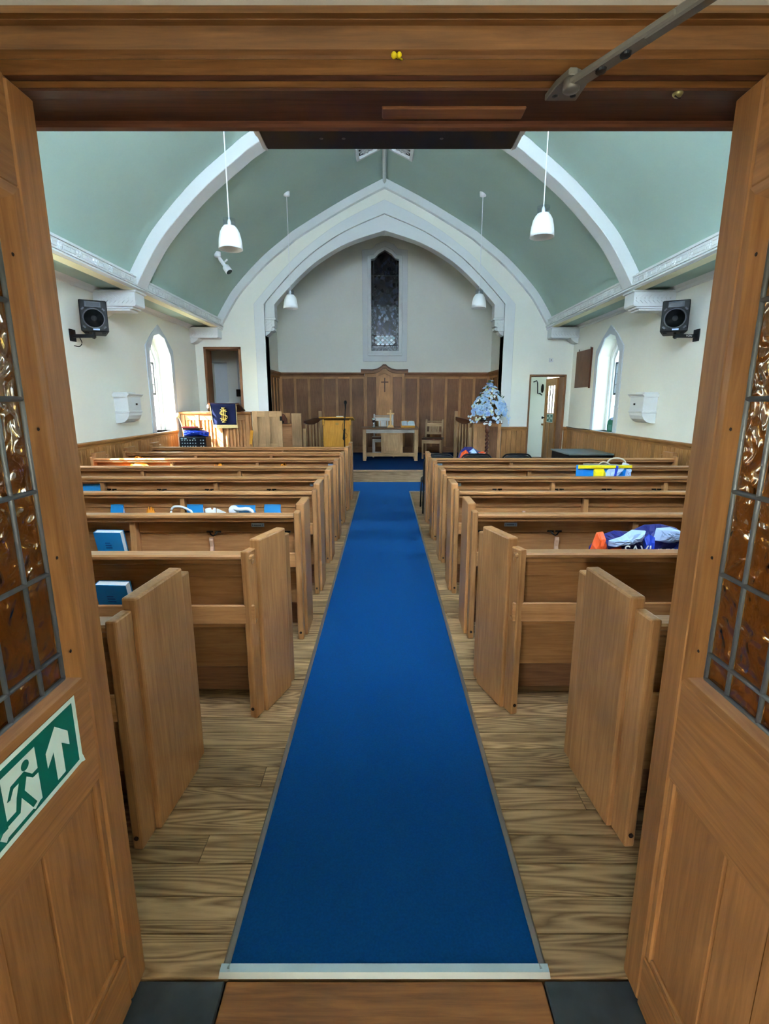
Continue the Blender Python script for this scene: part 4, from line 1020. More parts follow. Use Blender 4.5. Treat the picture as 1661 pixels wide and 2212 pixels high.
# bags
def sack(name, label, cat, x, y, z, prof, dp, mat, seed, parts):
    """soft bag: outline in x-z, puffed in y and crumpled"""
    t = thing(name, label, cat, (x, y, z), 0, None, local=True)
    def puffy(poly, y_off, depth, amp, sd):
        rnd = random.Random(sd); N = 9; vs_ = []; fs_ = []
        n_ = len(poly); cx_ = sum(p[0] for p in poly) / n_; cz_ = sum(p[1] for p in poly) / n_
        ring = []
        dense = []
        for i_ in range(n_):
            a, b = poly[i_], poly[(i_ + 1) % n_]
            for q in range(3): dense.append((a[0] + (b[0] - a[0]) * q / 3, a[1] + (b[1] - a[1]) * q / 3))
        n2_ = len(dense)
        for r in range(5):
            f = 1 - r / 5.0
            for p in dense:
                jx = rnd.uniform(-amp, amp) * (r > 0); jz = rnd.uniform(-amp, amp) * (r > 0)
                vs_.append((cx_ + (p[0] - cx_) * f + jx, y_off - depth * (1 - f * f) ** .5 + rnd.uniform(-amp, amp) * (r > 0), cz_ + (p[1] - cz_) * f + jz))
        vs_.append((cx_, y_off - depth, cz_)); ap = len(vs_) - 1
        for r in range(4):
            for i_ in range(n2_):
                fs_.append((r * n2_ + i_, r * n2_ + (i_ + 1) % n2_, (r + 1) * n2_ + (i_ + 1) % n2_, (r + 1) * n2_ + i_))
        for i_ in range(n2_): fs_.append((4 * n2_ + i_, 4 * n2_ + (i_ + 1) % n2_, ap))
        # back
        nb = len(vs_)
        vs_ += [(p[0], y_off + .01, p[1]) for p in dense]
        for i_ in range(n2_): fs_.append((nb + i_, nb + (i_ + 1) % n2_, (i_ + 1) % n2_, i_))
        vs_.append((cx_, y_off + .01, cz_)); ap2 = len(vs_) - 1
        for i_ in range(n2_): fs_.append((nb + (i_ + 1) % n2_, nb + i_, ap2))
        return MB().add(vs_, fs_)
    mk('body', puffy(prof, 0, dp, .008, seed), mat, t)
    for k_, (nm_, poly, yo, dd, m_) in enumerate(parts):
        mk(nm_, puffy(poly, yo, dd, .004, seed + k_ + 1), m_, t)
    return t
# near shopping bag behind the second right pew (lies on its seat)
bx0 = PY[1] + .012
bagn = sack('shopping_bag', 'navy, orange and pale blue shopping bag on the second right pew seat', 'bag', 0, bx0 + .30, .474,
     [(1.04, 0), (1.56, 0), (1.57, .34), (1.48, .40), (1.40, .42), (1.32, .415), (1.25, .38), (1.17, .385), (1.10, .36), (1.05, .30)], .10, navyp_m, 11,
     [('orange_side', [(1.02, .0), (1.13, .0), (1.125, .28), (1.105, .34), (1.085, .395), (1.055, .39), (1.03, .30)], -.06, .05, orange_m),
      ('pale_flap', [(1.11, .33), (1.20, .335), (1.27, .36), (1.285, .405), (1.22, .41), (1.17, .375), (1.11, .355)], -.082, .05, paleb_m),
      ('blue_handle', [(1.277, .0), (1.325, .0), (1.328, .375), (1.30, .39), (1.277, .37)], -.09, .035, royal_m),
      ('pale_panel', [(1.325, .36), (1.40, .345), (1.47, .36), (1.47, .40), (1.40, .425), (1.335, .42)], -.09, .03, paleb_m),
      ('blue_handle', [(1.41, .0), (1.50, .0), (1.50, .34), (1.45, .34), (1.42, .30)], -.09, .03, royal_m),
      ('orange_patch', [(1.12, .0), (1.17, .0), (1.17, .325), (1.12, .315)], -.088, .035, orange_m)])
for body, xx in (('SAVI', 1.225), ('ngs', 1.362)):
    text_mb(body, .068, whitep_m, 'lettering', bagn, (xx, -.142, .322), (PI / 2, 0, 0), .001)
# folded yellow and blue bag on the fifth right pew
y5 = PY[4] + .012
bag2 = sack('shopping_bag', 'flat bright blue and yellow bag standing on the fifth right pew', 'bag', 0, y5 + .22, .474,
     [(1.84, 0), (2.36, 0), (2.36, .435), (1.84, .435)], .05, cyan_m, 21,
     [('yellow_band', [(1.845, .405), (2.355, .41), (2.355, .437), (1.845, .437)], -.035, .03, yellow_m),
      ('yellow_panel', [(1.99, .0), (2.105, .0), (2.105, .36), (2.08, .41), (1.99, .41)], -.045, .03, yellow_m),
      ('pale_panel', [(2.10, .0), (2.21, .33), (2.28, .41), (2.13, .41), (2.10, .35)], -.046, .028, paleb_m),
      ('blue_strap', [(2.165, .31), (2.185, .31), (2.21, .435), (2.19, .437)], -.066, .02, royal_m),
      ('white_patch', [(2.29, .31), (2.345, .30), (2.345, .40), (2.30, .40)], -.046, .02, paleb_m)])
# pale bag with string handles and a tag on the sixth right pew
y6 = PY[5] + .012
t = thing('gift_bag', 'pale paper bag with rope handles and a white tag on the sixth right pew', 'bag', (2.5, y6 + .25, .474))
mk('body', MB().prism([(2.24, .474), (2.60, .474), (2.62, .815), (2.24, .825)], 'xz', y6 + .17, y6 + .30), plain('kraft_grey', (150, 128, 104), .7), t, bevel=.004)
mk('handle', MB().tube(crspline([(2.45, y6 + .17, .815), (2.47, y6 + .165, .87), (2.53, y6 + .16, .895), (2.61, y6 + .16, .885), (2.65, y6 + .16, .85), (2.66, y6 + .16, .80)], 5), .009, 8), plain('rope_cream', (214, 200, 176), .8), t, smooth=True)
mk('handle', MB().tube(crspline([(2.36, y6 + .18, .81), (2.40, y6 + .17, .85), (2.46, y6 + .17, .84), (2.50, y6 + .17, .81)], 5), .008, 8), plain('rope_cream', (0, 0, 0)), t, smooth=True)
mk('tag', MB().obox((2.645, y6 + .15, .80), (.075, .006, .085), (0, .25, 0)), paper_m, t)

# stacking chairs in front of the right pews
for q, (xc, wd, lab) in enumerate(((.737, .40, 'black stacking chair nearest the aisle in front of the right pews'), (1.24, .43, 'middle black stacking chair in front of the right pews, under the sack'), (1.785, .42, 'black stacking chair furthest from the aisle before the right pews'))):
    ch = thing('stacking_chair', lab, 'chair', (xc, 6.78, 0), 0, 'black stacking chairs', local=True)
    h = wd / 2
    bk = [(-h, .40), (-h + .01, .70), (-h + .05, .785), (-h + .12, .80), (h - .12, .80), (h - .05, .785), (h - .01, .70), (h, .40)]
    mk('backrest', MB().prism([(x_, z_) for x_, z_ in bk], 'xz', -.02, .02), black_cloth, ch, bevel=.012, seg=2)
    mk('back_frame', MB().tube(crspline([(-h - .005, 0, .40), (-h + .002, 0, .70), (-h + .045, 0, .793), (-h + .12, 0, .81), (h - .12, 0, .81), (h - .045, 0, .793), (h - .002, 0, .70), (h + .005, 0, .40)], 4), .011, 8), dsteel_m, ch, smooth=True)
    mk('seat', MB().box(-h, h, .03, .42, .42, .455), black_cloth, ch, bevel=.015, seg=2)
    for sx in (-1, 1):
        mk('leg', MB().tube([(sx * (h + .005), 0, .42), (sx * (h + .012), -.03, .0)], .011, 8), dsteel_m, ch, smooth=True)
        mk('leg', MB().tube([(sx * (h + .005), .40, .43), (sx * (h + .012), .44, .0)], .011, 8), dsteel_m, ch, smooth=True)
        mk('side_rail', MB().tube([(sx * (h + .005), 0, .42), (sx * (h + .005), .40, .43)], .011, 8), dsteel_m, ch, smooth=True)
bag3 = sack('shopping_bag', 'orange, purple and white sack slumped on the middle stacking chair', 'bag', 0, 7.05, .456,
     [(1.02, 0), (1.40, 0), (1.43, .25), (1.38, .35), (1.30, .38), (1.22, .43), (1.12, .43), (1.06, .37), (1.02, .24)], .16, navyp_m, 31,
     [('orange_side', [(1.0, .06), (1.10, .10), (1.21, .26), (1.19, .33), (1.12, .40), (1.06, .36), (1.02, .24)], -.11, .08, orange_m),
      ('pale_fold', [(1.16, .38), (1.22, .42), (1.30, .32), (1.27, .27), (1.20, .32)], -.13, .05, paleb_m),
      ('white_patch', [(1.28, .31), (1.37, .335), (1.39, .37), (1.30, .36)], -.125, .04, whitep_m),
      ('orange_edge', [(1.28, .37), (1.36, .38), (1.40, .35), (1.37, .345), (1.29, .36)], -.13, .03, orange_m)])
text_mb('safe', .06, whitep_m, 'lettering', bag3, (1.34, -.175, .225), (PI / 2, -.15, 0), .001)

# ================================================================== PULPIT SIDE
YP = 9.40
pu = thing('pulpit', 'panelled oak pulpit front below the left doorway', 'pulpit', (-3.0, YP, PZ))
mk('body', MB().box(-3.74, -2.46, YP + .02, YP + .10, PZ * 0, 1.27), stl['z'], pu)
mk('top_rail', MB().prism([(YP + .10, 1.265), (YP + .0, 1.265), (YP - .03, 1.285), (YP - .045, 1.315), (YP + .10, 1.325)], 'yz', -3.76, -2.45), stl['x'], pu)
mk('frieze', MB().box(-3.74, -2.46, YP + .0, YP + .02, 1.17, 1.265), stl['x'], pu, bevel=.003)
for xs in (-3.74, -3.48, -3.06, -2.56): mk('post', MB().box(xs, xs + .075, YP - .012, YP + .02, 0, 1.265), stl['z'], pu, bevel=.004)
xs = -3.66
while xs < -2.60:
    if not (-3.50 < xs < -3.38 or -3.08 < xs < -2.96):
        mk('reed', MB().prism([(xs, YP + .02), (xs + .008, YP + .003), (xs + .032, YP + .003), (xs + .042, YP + .02)], 'xy', .0, 1.17), stl['z'], pu)
    xs += .062
mk('rear_floor', MB().box(-3.74, -2.46, YP + .10, 10.3, PZ, PZ + .3), pan['x'], pu)
gt = thing('pulpit_gate', 'two-panel oak pulpit gate standing flat beside the fall', 'gate', (-2.15, YP, PZ))
gx0, gx1 = -2.425, -1.885
for a, b in ((gx0, gx0 + .09), (gx1 - .09, gx1), ((gx0 + gx1) / 2 - .045, (gx0 + gx1) / 2 + .045)): mk('stile', MB().box(a, b, YP - .02, YP + .02, 0, 1.335), tbl['z'], gt, bevel=.003)
for z0, z1 in ((1.23, 1.334), (.60, .75), (0, .16)): mk('rail', MB().box(gx0 + .09, gx1 - .09, YP - .0195, YP + .0195, z0, z1), tbl['x'], gt, bevel=.003)
for a, b in ((gx0 + .09, (gx0 + gx1) / 2 - .045), ((gx0 + gx1) / 2 + .045, gx1 - .09)):
    mk('panel', MB().box(a, b, YP - .006, YP + .008, .75, 1.23), tbl['z'], gt); mk('panel', MB().box(a, b, YP - .006, YP + .008, .16, .60), tbl['z'], gt)
mk('hinge', MB().box(gx1 - .035, gx1 + .006, YP - .026, YP - .02, 1.16, 1.24), iron_m, gt)
mk('strap', MB().obox((gx0 - .03, YP - .04, .86), (.05, .015, .26), (0, .15, 0)), pine['z'], gt)
# reading desk with the embroidered fall
rd = thing('pulpit_desk', 'sloping dark reading desk on top of the pulpit', 'desk', (-2.9, YP, 1.325))
mk('slope', MB().prism([(YP - .06, 1.445), (YP + .32, 1.33), (YP + .32, 1.35), (YP - .06, 1.475)], 'yz', -3.20, -2.635), mahog, rd, bevel=.004)
mk('support', MB().prism([(YP + .02, 1.325), (YP + .26, 1.325), (YP + .26, 1.36), (YP + .02, 1.44)], 'yz', -2.75, -2.70), mahog, rd)
mk('support', MB().prism([(YP + .02, 1.325), (YP + .26, 1.325), (YP + .26, 1.36), (YP + .02, 1.44)], 'yz', -3.15, -3.10), mahog, rd)
mk('lamp_holder', MB().ball((-3.225, YP + .0, 1.415), .022, 10, sz=1.6), whitep_m, rd, smooth=True)
mk('notes', MB().box(-2.92, -2.74, YP - .03, YP + .18, 1.472, 1.482), paper_m, rd)
fa = thing('pulpit_fall', 'navy pulpit fall with gold monogram and fringe', 'banner', (-2.9, YP - .07, 1.45))
fv = MB()
nx_, nz_ = 16, 10; xl0, xr0 = -3.165, -2.69; vs_ = []
for jz in range(nz_ + 1):
    for ix in range(nx_ + 1):
        t = ix / nx_; zt = jz / nz_
        x = xl0 + (xr0 - xl0) * t + (.035 * (1 - t) * zt); z = 1.462 - zt * .375 - .012 * math.sin(t * PI) * zt
        vs_.append((x, YP - .075 + .006 * math.sin(t * 9 + zt * 2) * zt, z))
fs_ = [(j_ * (nx_ + 1) + i_, j_ * (nx_ + 1) + i_ + 1, (j_ + 1) * (nx_ + 1) + i_ + 1, (j_ + 1) * (nx_ + 1) + i_) for j_ in range(nz_) for i_ in range(nx_)]
fc = mk('cloth', MB().add(vs_, fs_), navy_m, fa, smooth=True)
so_ = fc.modifiers.new('thick', 'SOLIDIFY'); so_.thickness = .004
mk('over_top', MB().box(-3.165, -2.69, YP - .076, YP + .10, 1.470, 1.478), navy_m, fa)
mk('fringe', MB().prism([(-3.13, 1.088), (-2.69, 1.088), (-2.675, 1.035), (-2.9, 1.028), (-3.115, 1.035)], 'xz', YP - .082, YP - .074), fringe_m, fa)
for a, b in (((-3.163, 1.46), (-3.128, 1.09)), ((-2.692, 1.46), (-2.692, 1.09))): mk('edge_braid', MB().tube([(a[0], YP - .08, a[1]), (b[0], YP - .08, b[1])], .005, 6), fringe_m, fa)
mo = MB(); cx_, cz_ = -2.925, 1.265; yf_ = YP - .084
def stroke(pts, r=.0075): mo.tube([(cx_ + p[0], yf_, cz_ + p[1]) for p in pts], r, 6)
stroke([(.0, .125), (.0, -.125)], .009)
for z in (.125, -.125): stroke([(-.034, z), (.034, z)], .009)
for x in (-.03, .03):
    stroke([(x, .092), (x, -.092)], .007)
    for z in (.092, -.092): stroke([(x - .024 * (1 if x > 0 else 1), z), (x + .024, z)], .008)
stroke(crspline([(.062, .055), (.035, .072), (-.01, .072), (-.052, .055), (-.062, .03), (-.04, .01), (.0, .0), (.045, -.012), (.066, -.035), (.05, -.062), (.01, -.074), (-.035, -.072), (-.062, -.055)], 3), .0085)
mk('monogram', mo, gold_m, fa, smooth=True)

# amplifier rack, blue bag and oddments on a small table by the left wall
at = thing('side_table', 'small table hidden behind the left pews carrying the amplifier', 'table', (-3.3, 8.95, 0))
mk('top', MB().box(-3.66, -2.96, 8.72, 9.18, .68, .705), oak['x'], at, bevel=.003)
for ax in (-3.64, -3.0):
    for ay in (8.74, 9.14): mk('leg', MB().box(ax, ax + .035, ay, ay + .035, .009, .68), oak['z'], at)
am = thing('amplifier', 'black mixer amplifier with rows of knobs behind the left pews', 'amplifier', (-3.3, 8.9, .705))
mk('case', MB().box(-3.56, -3.10, 8.80, 9.08, .705, .905), black_m, am, bevel=.006)
mk('face_plate', MB().box(-3.545, -3.115, 8.792, 8.80, .715, .895), plain('amp_face', (26, 34, 44), .35), am)
kn_m = plain('knob_grey', (170, 190, 196), .4)
for r in range(3):
    for c_ in range(9):
        if c_ == 6: continue
        mk('knob', MB().lathe([(.010, 0), (.009, -.014), (.002, -.015)], (-3.51 + c_ * .046, 8.792, .745 + r * .052), 8, axis='y'), kn_m, am)
for xk in (-3.51, -3.45, -3.30): mk('display', MB().box(xk - .02, xk + .02, 8.788, 8.792, .868, .884), plain('amp_display', (170, 214, 224), .3), am)
bl = sack('cable_bag', 'royal blue cable bag lying on top of the amplifier', 'bag', -3.33, 8.98, .905, [(-.22, 0), (.22, 0), (.23, .07), (.14, .11), (-.1, .12), (-.22, .10)], .15, royal_m, 41, [])
bk = thing('stacked_books', 'red and black book pair on the blue bag by the pulpit', 'book', (-3.4, 8.98, 1.02))
mk('lower_book', MB().box(-3.52, -3.22, 8.88, 9.05, 1.025, 1.05), black_m, bk, bevel=.003)
mk('upper_book', MB().box(-3.54, -3.30, 8.88, 9.04, 1.05, 1.075), plain('book_red', (150, 40, 44), .6), bk, bevel=.003)
wl = thing('desk_lamp', 'white gooseneck lamp beside the blue bag at the left wall', 'lamp', (-3.6, 9.1, .705))
mk('neck', MB().tube(crspline([(-3.60, 9.10, .705), (-3.59, 9.1, .95), (-3.62, 9.08, 1.15), (-3.65, 9.05, 1.25)], 4), .010, 8), plain('lamp_cream', (230, 216, 150), .5), wl, smooth=True)
mk('head', MB().lathe([(.012, .05), (.03, .03), (.035, -.03), (.03, -.03)], (-3.65, 9.05, 1.26), 14), plain('lamp_cream', (0, 0, 0)), wl, smooth=True)
mk('base', MB().lathe([(.06, 0), (.06, .015), (.02, .02)], (-3.60, 9.10, .705), 16), plain('lamp_cream', (0, 0, 0)), wl)

# choir desk, newel and balusters left of the lectern
cs = thing('choir_desk', 'oak choir desk with sloping top behind the pulpit gate', 'desk', (-1.9, 10.3, PZ))
mk('front', MB().box(-2.25, -1.72, 10.30, 10.33, PZ, 1.03), stl['x'], cs)
mk('top', MB().box(-2.28, -1.70, 10.24, 10.50, 1.03, 1.065), stl['x'], cs, bevel=.004)
for x in (-2.22, -1.86): mk('pilaster', MB().box(x, x + .07, 10.275, 10.30, PZ, 1.03), stl['z'], cs, bevel=.003)
mk('end_panel', MB().box(-1.84, -1.645, 10.12, 10.17, PZ, 1.28), tbl['z'], cs, bevel=.005)
mk('back_panel', MB().box(-2.28, -2.0, 10.82, 10.85, PZ, 1.27), stl['z'], cs)
pj = thing('desk_microphone', 'black tabletop microphone base with a glint on the choir desk', 'microphone', (-2.05, 10.35, 1.065))
mk('body', MB().ball((-2.09, 10.34, 1.10), .06, 14, sz=.6), black_m, pj, smooth=True)
mk('lens', MB().ball((-2.12, 10.29, 1.11), .022, 10), chrome_m, pj, smooth=True)
hd_ = thing('choir_chair', 'dark high-backed choir seat behind the choir desk', 'chair', (-2.1, 10.6, PZ))
mk('seat', MB().box(-2.3, -1.95, 10.5, 10.8, .65, .69), mahog, hd_)
mk('backrest', MB().prism([(-2.28, .69), (-2.02, .69), (-2.04, 1.15), (-2.10, 1.25), (-2.2, 1.27), (-2.28, 1.2)], 'xz', 10.70, 10.74), mahog, hd_, bevel=.01)
def balustrade(label, s, x0, x1, yb0, yb1, n=5):
    b = thing('balustrade', label, 'balustrade', (x0, yb0, PZ), 0, 'choir balustrades')
    mk('end_post', MB().box(x1 - .035, x1 + .035, yb1 - .035, yb1 + .035, PZ, 1.30), tbl['z'], b, bevel=.004)
    mk('end_post', MB().box(x0 - .03, x0 + .03, yb0 - .03, yb0 + .03, PZ, .98), tbl['z'], b, bevel=.004)
    for q in range(n):
        t = (q + .5) / n; x = x0 + (x1 - x0) * t; y_ = yb0 + (yb1 - yb0) * t
        mk('baluster', MB().box(x - .016, x + .016, y_ - .016, y_ + .016, PZ + .05, 1.06), tbl['z'], b, bevel=.004)
    L_ = ((x1 - x0) ** 2 + (yb1 - yb0) ** 2) ** .5; a_ = math.atan2(yb1 - yb0, x1 - x0)
    rl = MB().prism([(0, 1.13), (.0, 1.08), (L_ * .2, 1.045), (L_ * .5, 1.03), (L_ * .8, 1.06), (L_, 1.10), (L_, 1.17)], 'xz', -.018, .018)
    rl.xf(Matrix.Translation((x0, yb0, 0)) @ Matrix.Rotation(a_, 4, 'Z'))
    mk('shaped_rail', rl, mahog, b, bevel=.003)
balustrade('slender oak balustrade with dark scooped rail, left of the lectern', -1, -1.60, -1.44, 10.2, 11.5)
balustrade('slender oak balustrade with dark scooped rail, beside the flowers', 1, 1.78, 1.62, 10.55, 11.6)

# choir stall front on the right
cr = thing('choir_stall', 'panelled oak stall front behind the flower stand', 'stall', (2.1, 10.5, PZ))
mk('front', MB().box(1.84, 2.40, 10.50, 10.53, PZ, 1.08), stl['z'], cr)
for x in (1.84, 2.09, 2.33): mk('stile', MB().box(x, x + .07, 10.48, 10.50, PZ, 1.08), stl['z'], cr, bevel=.003)
mk('panel', MB().box(2.16, 2.33, 10.492, 10.50, PZ + .1, 1.0), pan['z'], cr)
mk('panel', MB().box(1.91, 2.09, 10.492, 10.50, PZ + .1, 1.0), stl['z'], cr)
mk('top_rail', MB().box(1.83, 2.42, 10.47, 10.56, 1.06, 1.11), pan['x'], cr, bevel=.004)
mk('end_post', MB().box(1.83, 1.90, 10.49, 10.56, PZ, 1.36), tbl['z'], cr, bevel=.004)

# lectern
lc = thing('lectern', 'yellow pine lectern with a sloping top on the platform', 'lectern', (-.93, 9.95, PZ))
mk('front', MB().box(-1.175, -.675, 9.90, 9.93, PZ, 1.15), pine['z'], lc, bevel=.003)
for x in (-1.19, -.70): mk('side', MB().box(x, x + .035, 9.88, 10.25, PZ, 1.15), pine['z'], lc, bevel=.006)
for x in (-1.205, -.685): mk('turned_bracket', MB().lathe([(.012, 0), (.022, .03), (.015, .05), (.024, .08), (.018, .12)], (x + .02, 9.87, 1.05), 12), pine['z'], lc, smooth=True)
mk('top', MB().prism([(9.80, 1.195), (10.32, 1.13), (10.32, 1.15), (9.80, 1.22)], 'yz', -1.26, -.60), pine['x'], lc, bevel=.005)
mk('plaque', MB().box(-.95, -.89, 9.894, 9.90, 1.06, 1.10), plain('brass_plaque', (176, 138, 70), .4, metal=.4), lc)
mk('notes', MB().box(-.93, -.80, 9.84, 10.0, 1.215, 1.228), paper_m, lc)
ms = thing('microphone_stand', 'black microphone on a slim stand in front of the lectern', 'microphone', (-.74, 9.72, PZ))
mk('base', MB().lathe([(.13, 0), (.13, .02), (.03, .03)], (-.765, 9.72, PZ), 20), dsteel_m, ms)
mk('pole', MB().tube([(-.765, 9.72, PZ), (-.765, 9.72, .92)], .011, 10), black_m, ms)
mk('clutch', MB().tube([(-.785, 9.72, .80), (-.762, 9.72, 1.0)], .018, 10), black_m, ms)
mk('boom', MB().tube([(-.785, 9.72, .78), (-.755, 9.70, 1.15), (-.735, 9.66, 1.42)], .009, 8), black_m, ms)
mk('microphone', MB().lathe([(.010, 0), (.016, .08), (.026, .10), (.03, .125), (.02, .15), (.004, .155)], (-.735, 9.66, 1.37), 14), black_m, ms, smooth=True)
mk('cable', MB().tube(crspline([(-.75, 9.70, 1.2), (-.80, 9.70, 1.05), (-.78, 9.70, .95), (-.72, 9.70, .90), (-.72, 9.70, .84), (-.77, 9.71, .82)], 4), .004, 6), black_m, ms)

# communion table
tb = thing('communion_table', 'pale oak communion table with a panelled centre front', 'table', (.11, 11.2, PZ))
for x in (-.475, .65):
    for y_ in (11.0, 11.45): mk('leg', MB().box(x, x + .075, y_, y_ + .075, PZ, .92), tbl['z'], tb, bevel=.004)
mk('top', MB().box(-.52, .745, 10.95, 11.58, .92, .955), wood('table_top_oak', (104, 74, 48), (140, 104, 72), 'x'), tb, bevel=.006)
mk('apron', MB().box(-.40, .65, 11.01, 11.05, .84, .92), greyoak['x'], tb, bevel=.003)
mk('apron', MB().box(-.40, .65, 11.47, 11.51, .84, .92), tbl['x'], tb)
mk('stretcher', MB().box(-.40, .65, 11.01, 11.06, .33, .41), tbl['x'], tb, bevel=.003)
for x in (-.075, .335): mk('muntin', MB().box(x, x + .062, 11.01, 11.05, .41, .84), tbl['z'], tb, bevel=.003)
mk('panel', MB().box(-.013, .335, 11.025, 11.04, .41, .84), tbl['z'], tb)
mk('raised_field', MB().prism([(.03, .45), (.29, .45), (.29, .80), (.03, .80)], 'xz', 11.018, 11.03), tbl['z'], tb, bevel=.006)
cx = thing('table_cross', 'small pale wooden cross on the communion table', 'cross', (.13, 11.1, .955))
mk('upright', MB().box(.115, .148, 11.10, 11.125, .99, 1.33), brassw_m, cx, bevel=.002)
mk('crossbar', MB().box(.052, .210, 11.098, 11.127, 1.235, 1.265), brassw_m, cx, bevel=.002)
mk('base', MB().prism([(.055, .955), (.21, .955), (.17, 1.01), (.09, 1.01)], 'xz', 11.05, 11.17), brassw_m, cx, bevel=.003)
gb_ = thing('chalice', 'silver chalice on the communion table', 'chalice', (-.235, 11.1, .955))
mk('stem', MB().lathe([(.042, 0), (.040, .012), (.014, .03), (.010, .05), (.022, .07), (.010, .09), (.012, .105)], (-.238, 11.1, .955), 20), chrome_m, gb_, smooth=True)
mk('bowl', MB().lathe([(.008, .10), (.032, .12), (.042, .16), (.044, .20), (.040, .20), (.03, .13)], (-.238, 11.1, .955), 20), chrome_m, gb_, smooth=True)
bs = thing('bible_stand', 'open white-paged Bible on a sloping oak bookrest', 'book', (.5, 11.15, .955))
mk('rest', MB().prism([(11.0, .958), (11.34, .958), (11.34, 1.09), (11.02, .985)], 'yz', .36, .66), pine['x'], bs, bevel=.003)
pgm = MB()
for sgn_ in (-1, 1):
    pr = [(0, .0), (.03, .022), (.09, .024), (.14, .012), (.14, .0)]
    st = len(pgm.v); pgm.prism([(sgn_ * a, b) for a, b in pr], 'xz', 0, .22)
pgm.xf(Matrix.Translation((.515, 11.05, .998)) @ Matrix.Rotation(math.radians(18), 4, 'X'))
mk('pages', pgm, plain('bible_pages', (206, 222, 232), .7), bs)

# oak chairs behind and beside the table
def oak_chair(label, loc, rz, matz, matx, wd=.42, bh=.98):
    c = thing('oak_chair', label, 'chair', loc, rz, 'oak sanctuary chairs', local=True)
    h = wd / 2
    # faces -y
    for sx in (-1, 1):
        mk('leg', MB().box(sx * h - .02, sx * h + .02, -.21, -.17, 0, .43), matz, c, bevel=.003)
        pst = MB().prism([(.17, 0), (.21, 0), (.205, .43), (.29, bh), (.255, bh), (.165, .43)], 'yz', sx * h * .93 - .02, sx * h * .93 + .02)
        mk('rear_post', pst, matz, c, bevel=.003)
    mk('seat', MB().box(-h - .03, h + .03, -.23, .21, .43, .465), mahog, c, bevel=.01, seg=2)
    mk('seat_rail', MB().box(-h + .02, h - .02, -.21, -.18, .35, .43), matx, c)
    mk('stretcher', MB().box(-h + .02, h - .02, -.20, -.18, .10, .13), matx, c)
    def bar(name, z0, z1, x0, x1, mt):
        yz = lambda z: .185 + (z - .43) / (bh - .43) * .085
        mb = MB().prism([(yz(z0) - .012, z0), (yz(z0) + .012, z0), (yz(z1) + .012, z1), (yz(z1) - .012, z1)], 'yz', x0, x1)
        return mk(name, mb, mt, c, bevel=.002)
    bar('crest_rail', bh - .16, bh - .08, -h * .93, h * .93, matx)
    bar('thin_rail', bh - .055, bh - .035, -h * .93, h * .93, matx)
    bar('lower_rail', .53, .59, -h * .93, h * .93, matx)
    bar('splat', .59, bh - .16, -.062, .062, matz)
    bar('slat', .59, bh - .16, -.115, -.075, matz); bar('slat', .59, bh - .16, .075, .115, matz)
    return c
oak_chair('pale oak chair standing behind the communion table', (-.025, 11.92, PZ), 0, greyoak['z'], greyoak['x'], .47, .98)
oak_chair('oak chair with dark seat to the side of the communion table', (1.10, 11.55, PZ), -.22, tbl['z'], tbl['x'], .40, .87)

# flowers on a twisted stand
fs = thing('flower_stand', 'mahogany barley-twist flower stand on the platform edge', 'stand', (2.02, 10.0, PZ))
mk('base', MB().lathe([(.14, 0), (.14, .03), (.05, .06), (.035, .09)], (2.02, 10.0, PZ), 20), mahog, fs, smooth=True)
tw = MB(); nseg = 60
vs_ = []; fs2 = []
for i_ in range(nseg + 1):
    z = PZ + .09 + (i_ / nseg) * .60
    for k_ in range(12):
        a_ = 2 * PI * k_ / 12; r_ = .030 + .011 * math.cos(2 * (a_ - i_ * .42))
        vs_.append((2.02 + r_ * math.cos(a_), 10.0 + r_ * math.sin(a_), z))
for i_ in range(nseg): fs2 += [(i_ * 12 + k_, i_ * 12 + (k_ + 1) % 12, (i_ + 1) * 12 + (k_ + 1) % 12, (i_ + 1) * 12 + k_) for k_ in range(12)]
mk('twisted_column', tw.add(vs_, fs2), mahog, fs, smooth=True)
mk('collar', MB().lathe([(.035, .68), (.05, .70), (.035, .74), (.045, .78), (.03, .82), (.04, .84), (.04, .855)], (2.02, 10.0, PZ), 16), mahog, fs, smooth=True)
mk('top', MB().lathe([(.05, .85), (.15, .865), (.15, .885), (.02, .887)], (2.02, 10.0, PZ), 24), mahog, fs)
fa_ = thing('flower_arrangement', 'large blue and white flower arrangement on the twisted stand', 'flowers', (2.02, 10.0, PZ + .887))
zb = PZ + .887
mk('bowl', MB().box(1.86, 2.17, 9.94, 10.06, zb, zb + .07), plain('dark_trough', (44, 24, 16), .5), fa_, bevel=.01)
leaf_m = plain('flower_leaf', (74, 100, 62), .6, noise=.3, nscale=30)
blues = [plain('petal_blue', (150, 182, 236), .6), plain('petal_pale', (196, 218, 242), .6), plain('petal_white', (234, 240, 242), .6), plain('petal_sky', (170, 204, 238), .6), plain('petal_cream', (214, 220, 190), .6)]
fr_ = random.Random(5)
def bloom(c, r, nrm, mat, name):
    mb = MB(); n_ = nrm.normalized(); q = n_.to_track_quat('Z', 'Y').to_matrix().to_4x4(); Mx = Matrix.Translation(c) @ q
    for ring_, (rr, tilt, cnt) in enumerate(((1.0, .25, 7), (.65, .6, 6), (.35, .9, 4))):
        for k_ in range(cnt):
            a_ = 2 * PI * k_ / cnt + ring_ * .4; st = len(mb.v)
            w_ = r * rr * .55; L_ = r * rr
            mb.add([(0, 0, 0), (w_ * .7, L_ * .55, L_ * .12), (w_ * .35, L_, L_ * .05), (-w_ * .35, L_, L_ * .05), (-w_ * .7, L_ * .55, L_ * .12)], [(0, 1, 2, 3, 4)])
            mb.xf(Matrix.Rotation(a_, 4, 'Z') @ Matrix.Rotation(tilt, 4, 'X'), st)
    mb.xf(Mx)
    return mk(name, mb, mat, fa_)
cen = Vector((2.04, 10.0, zb + .22))
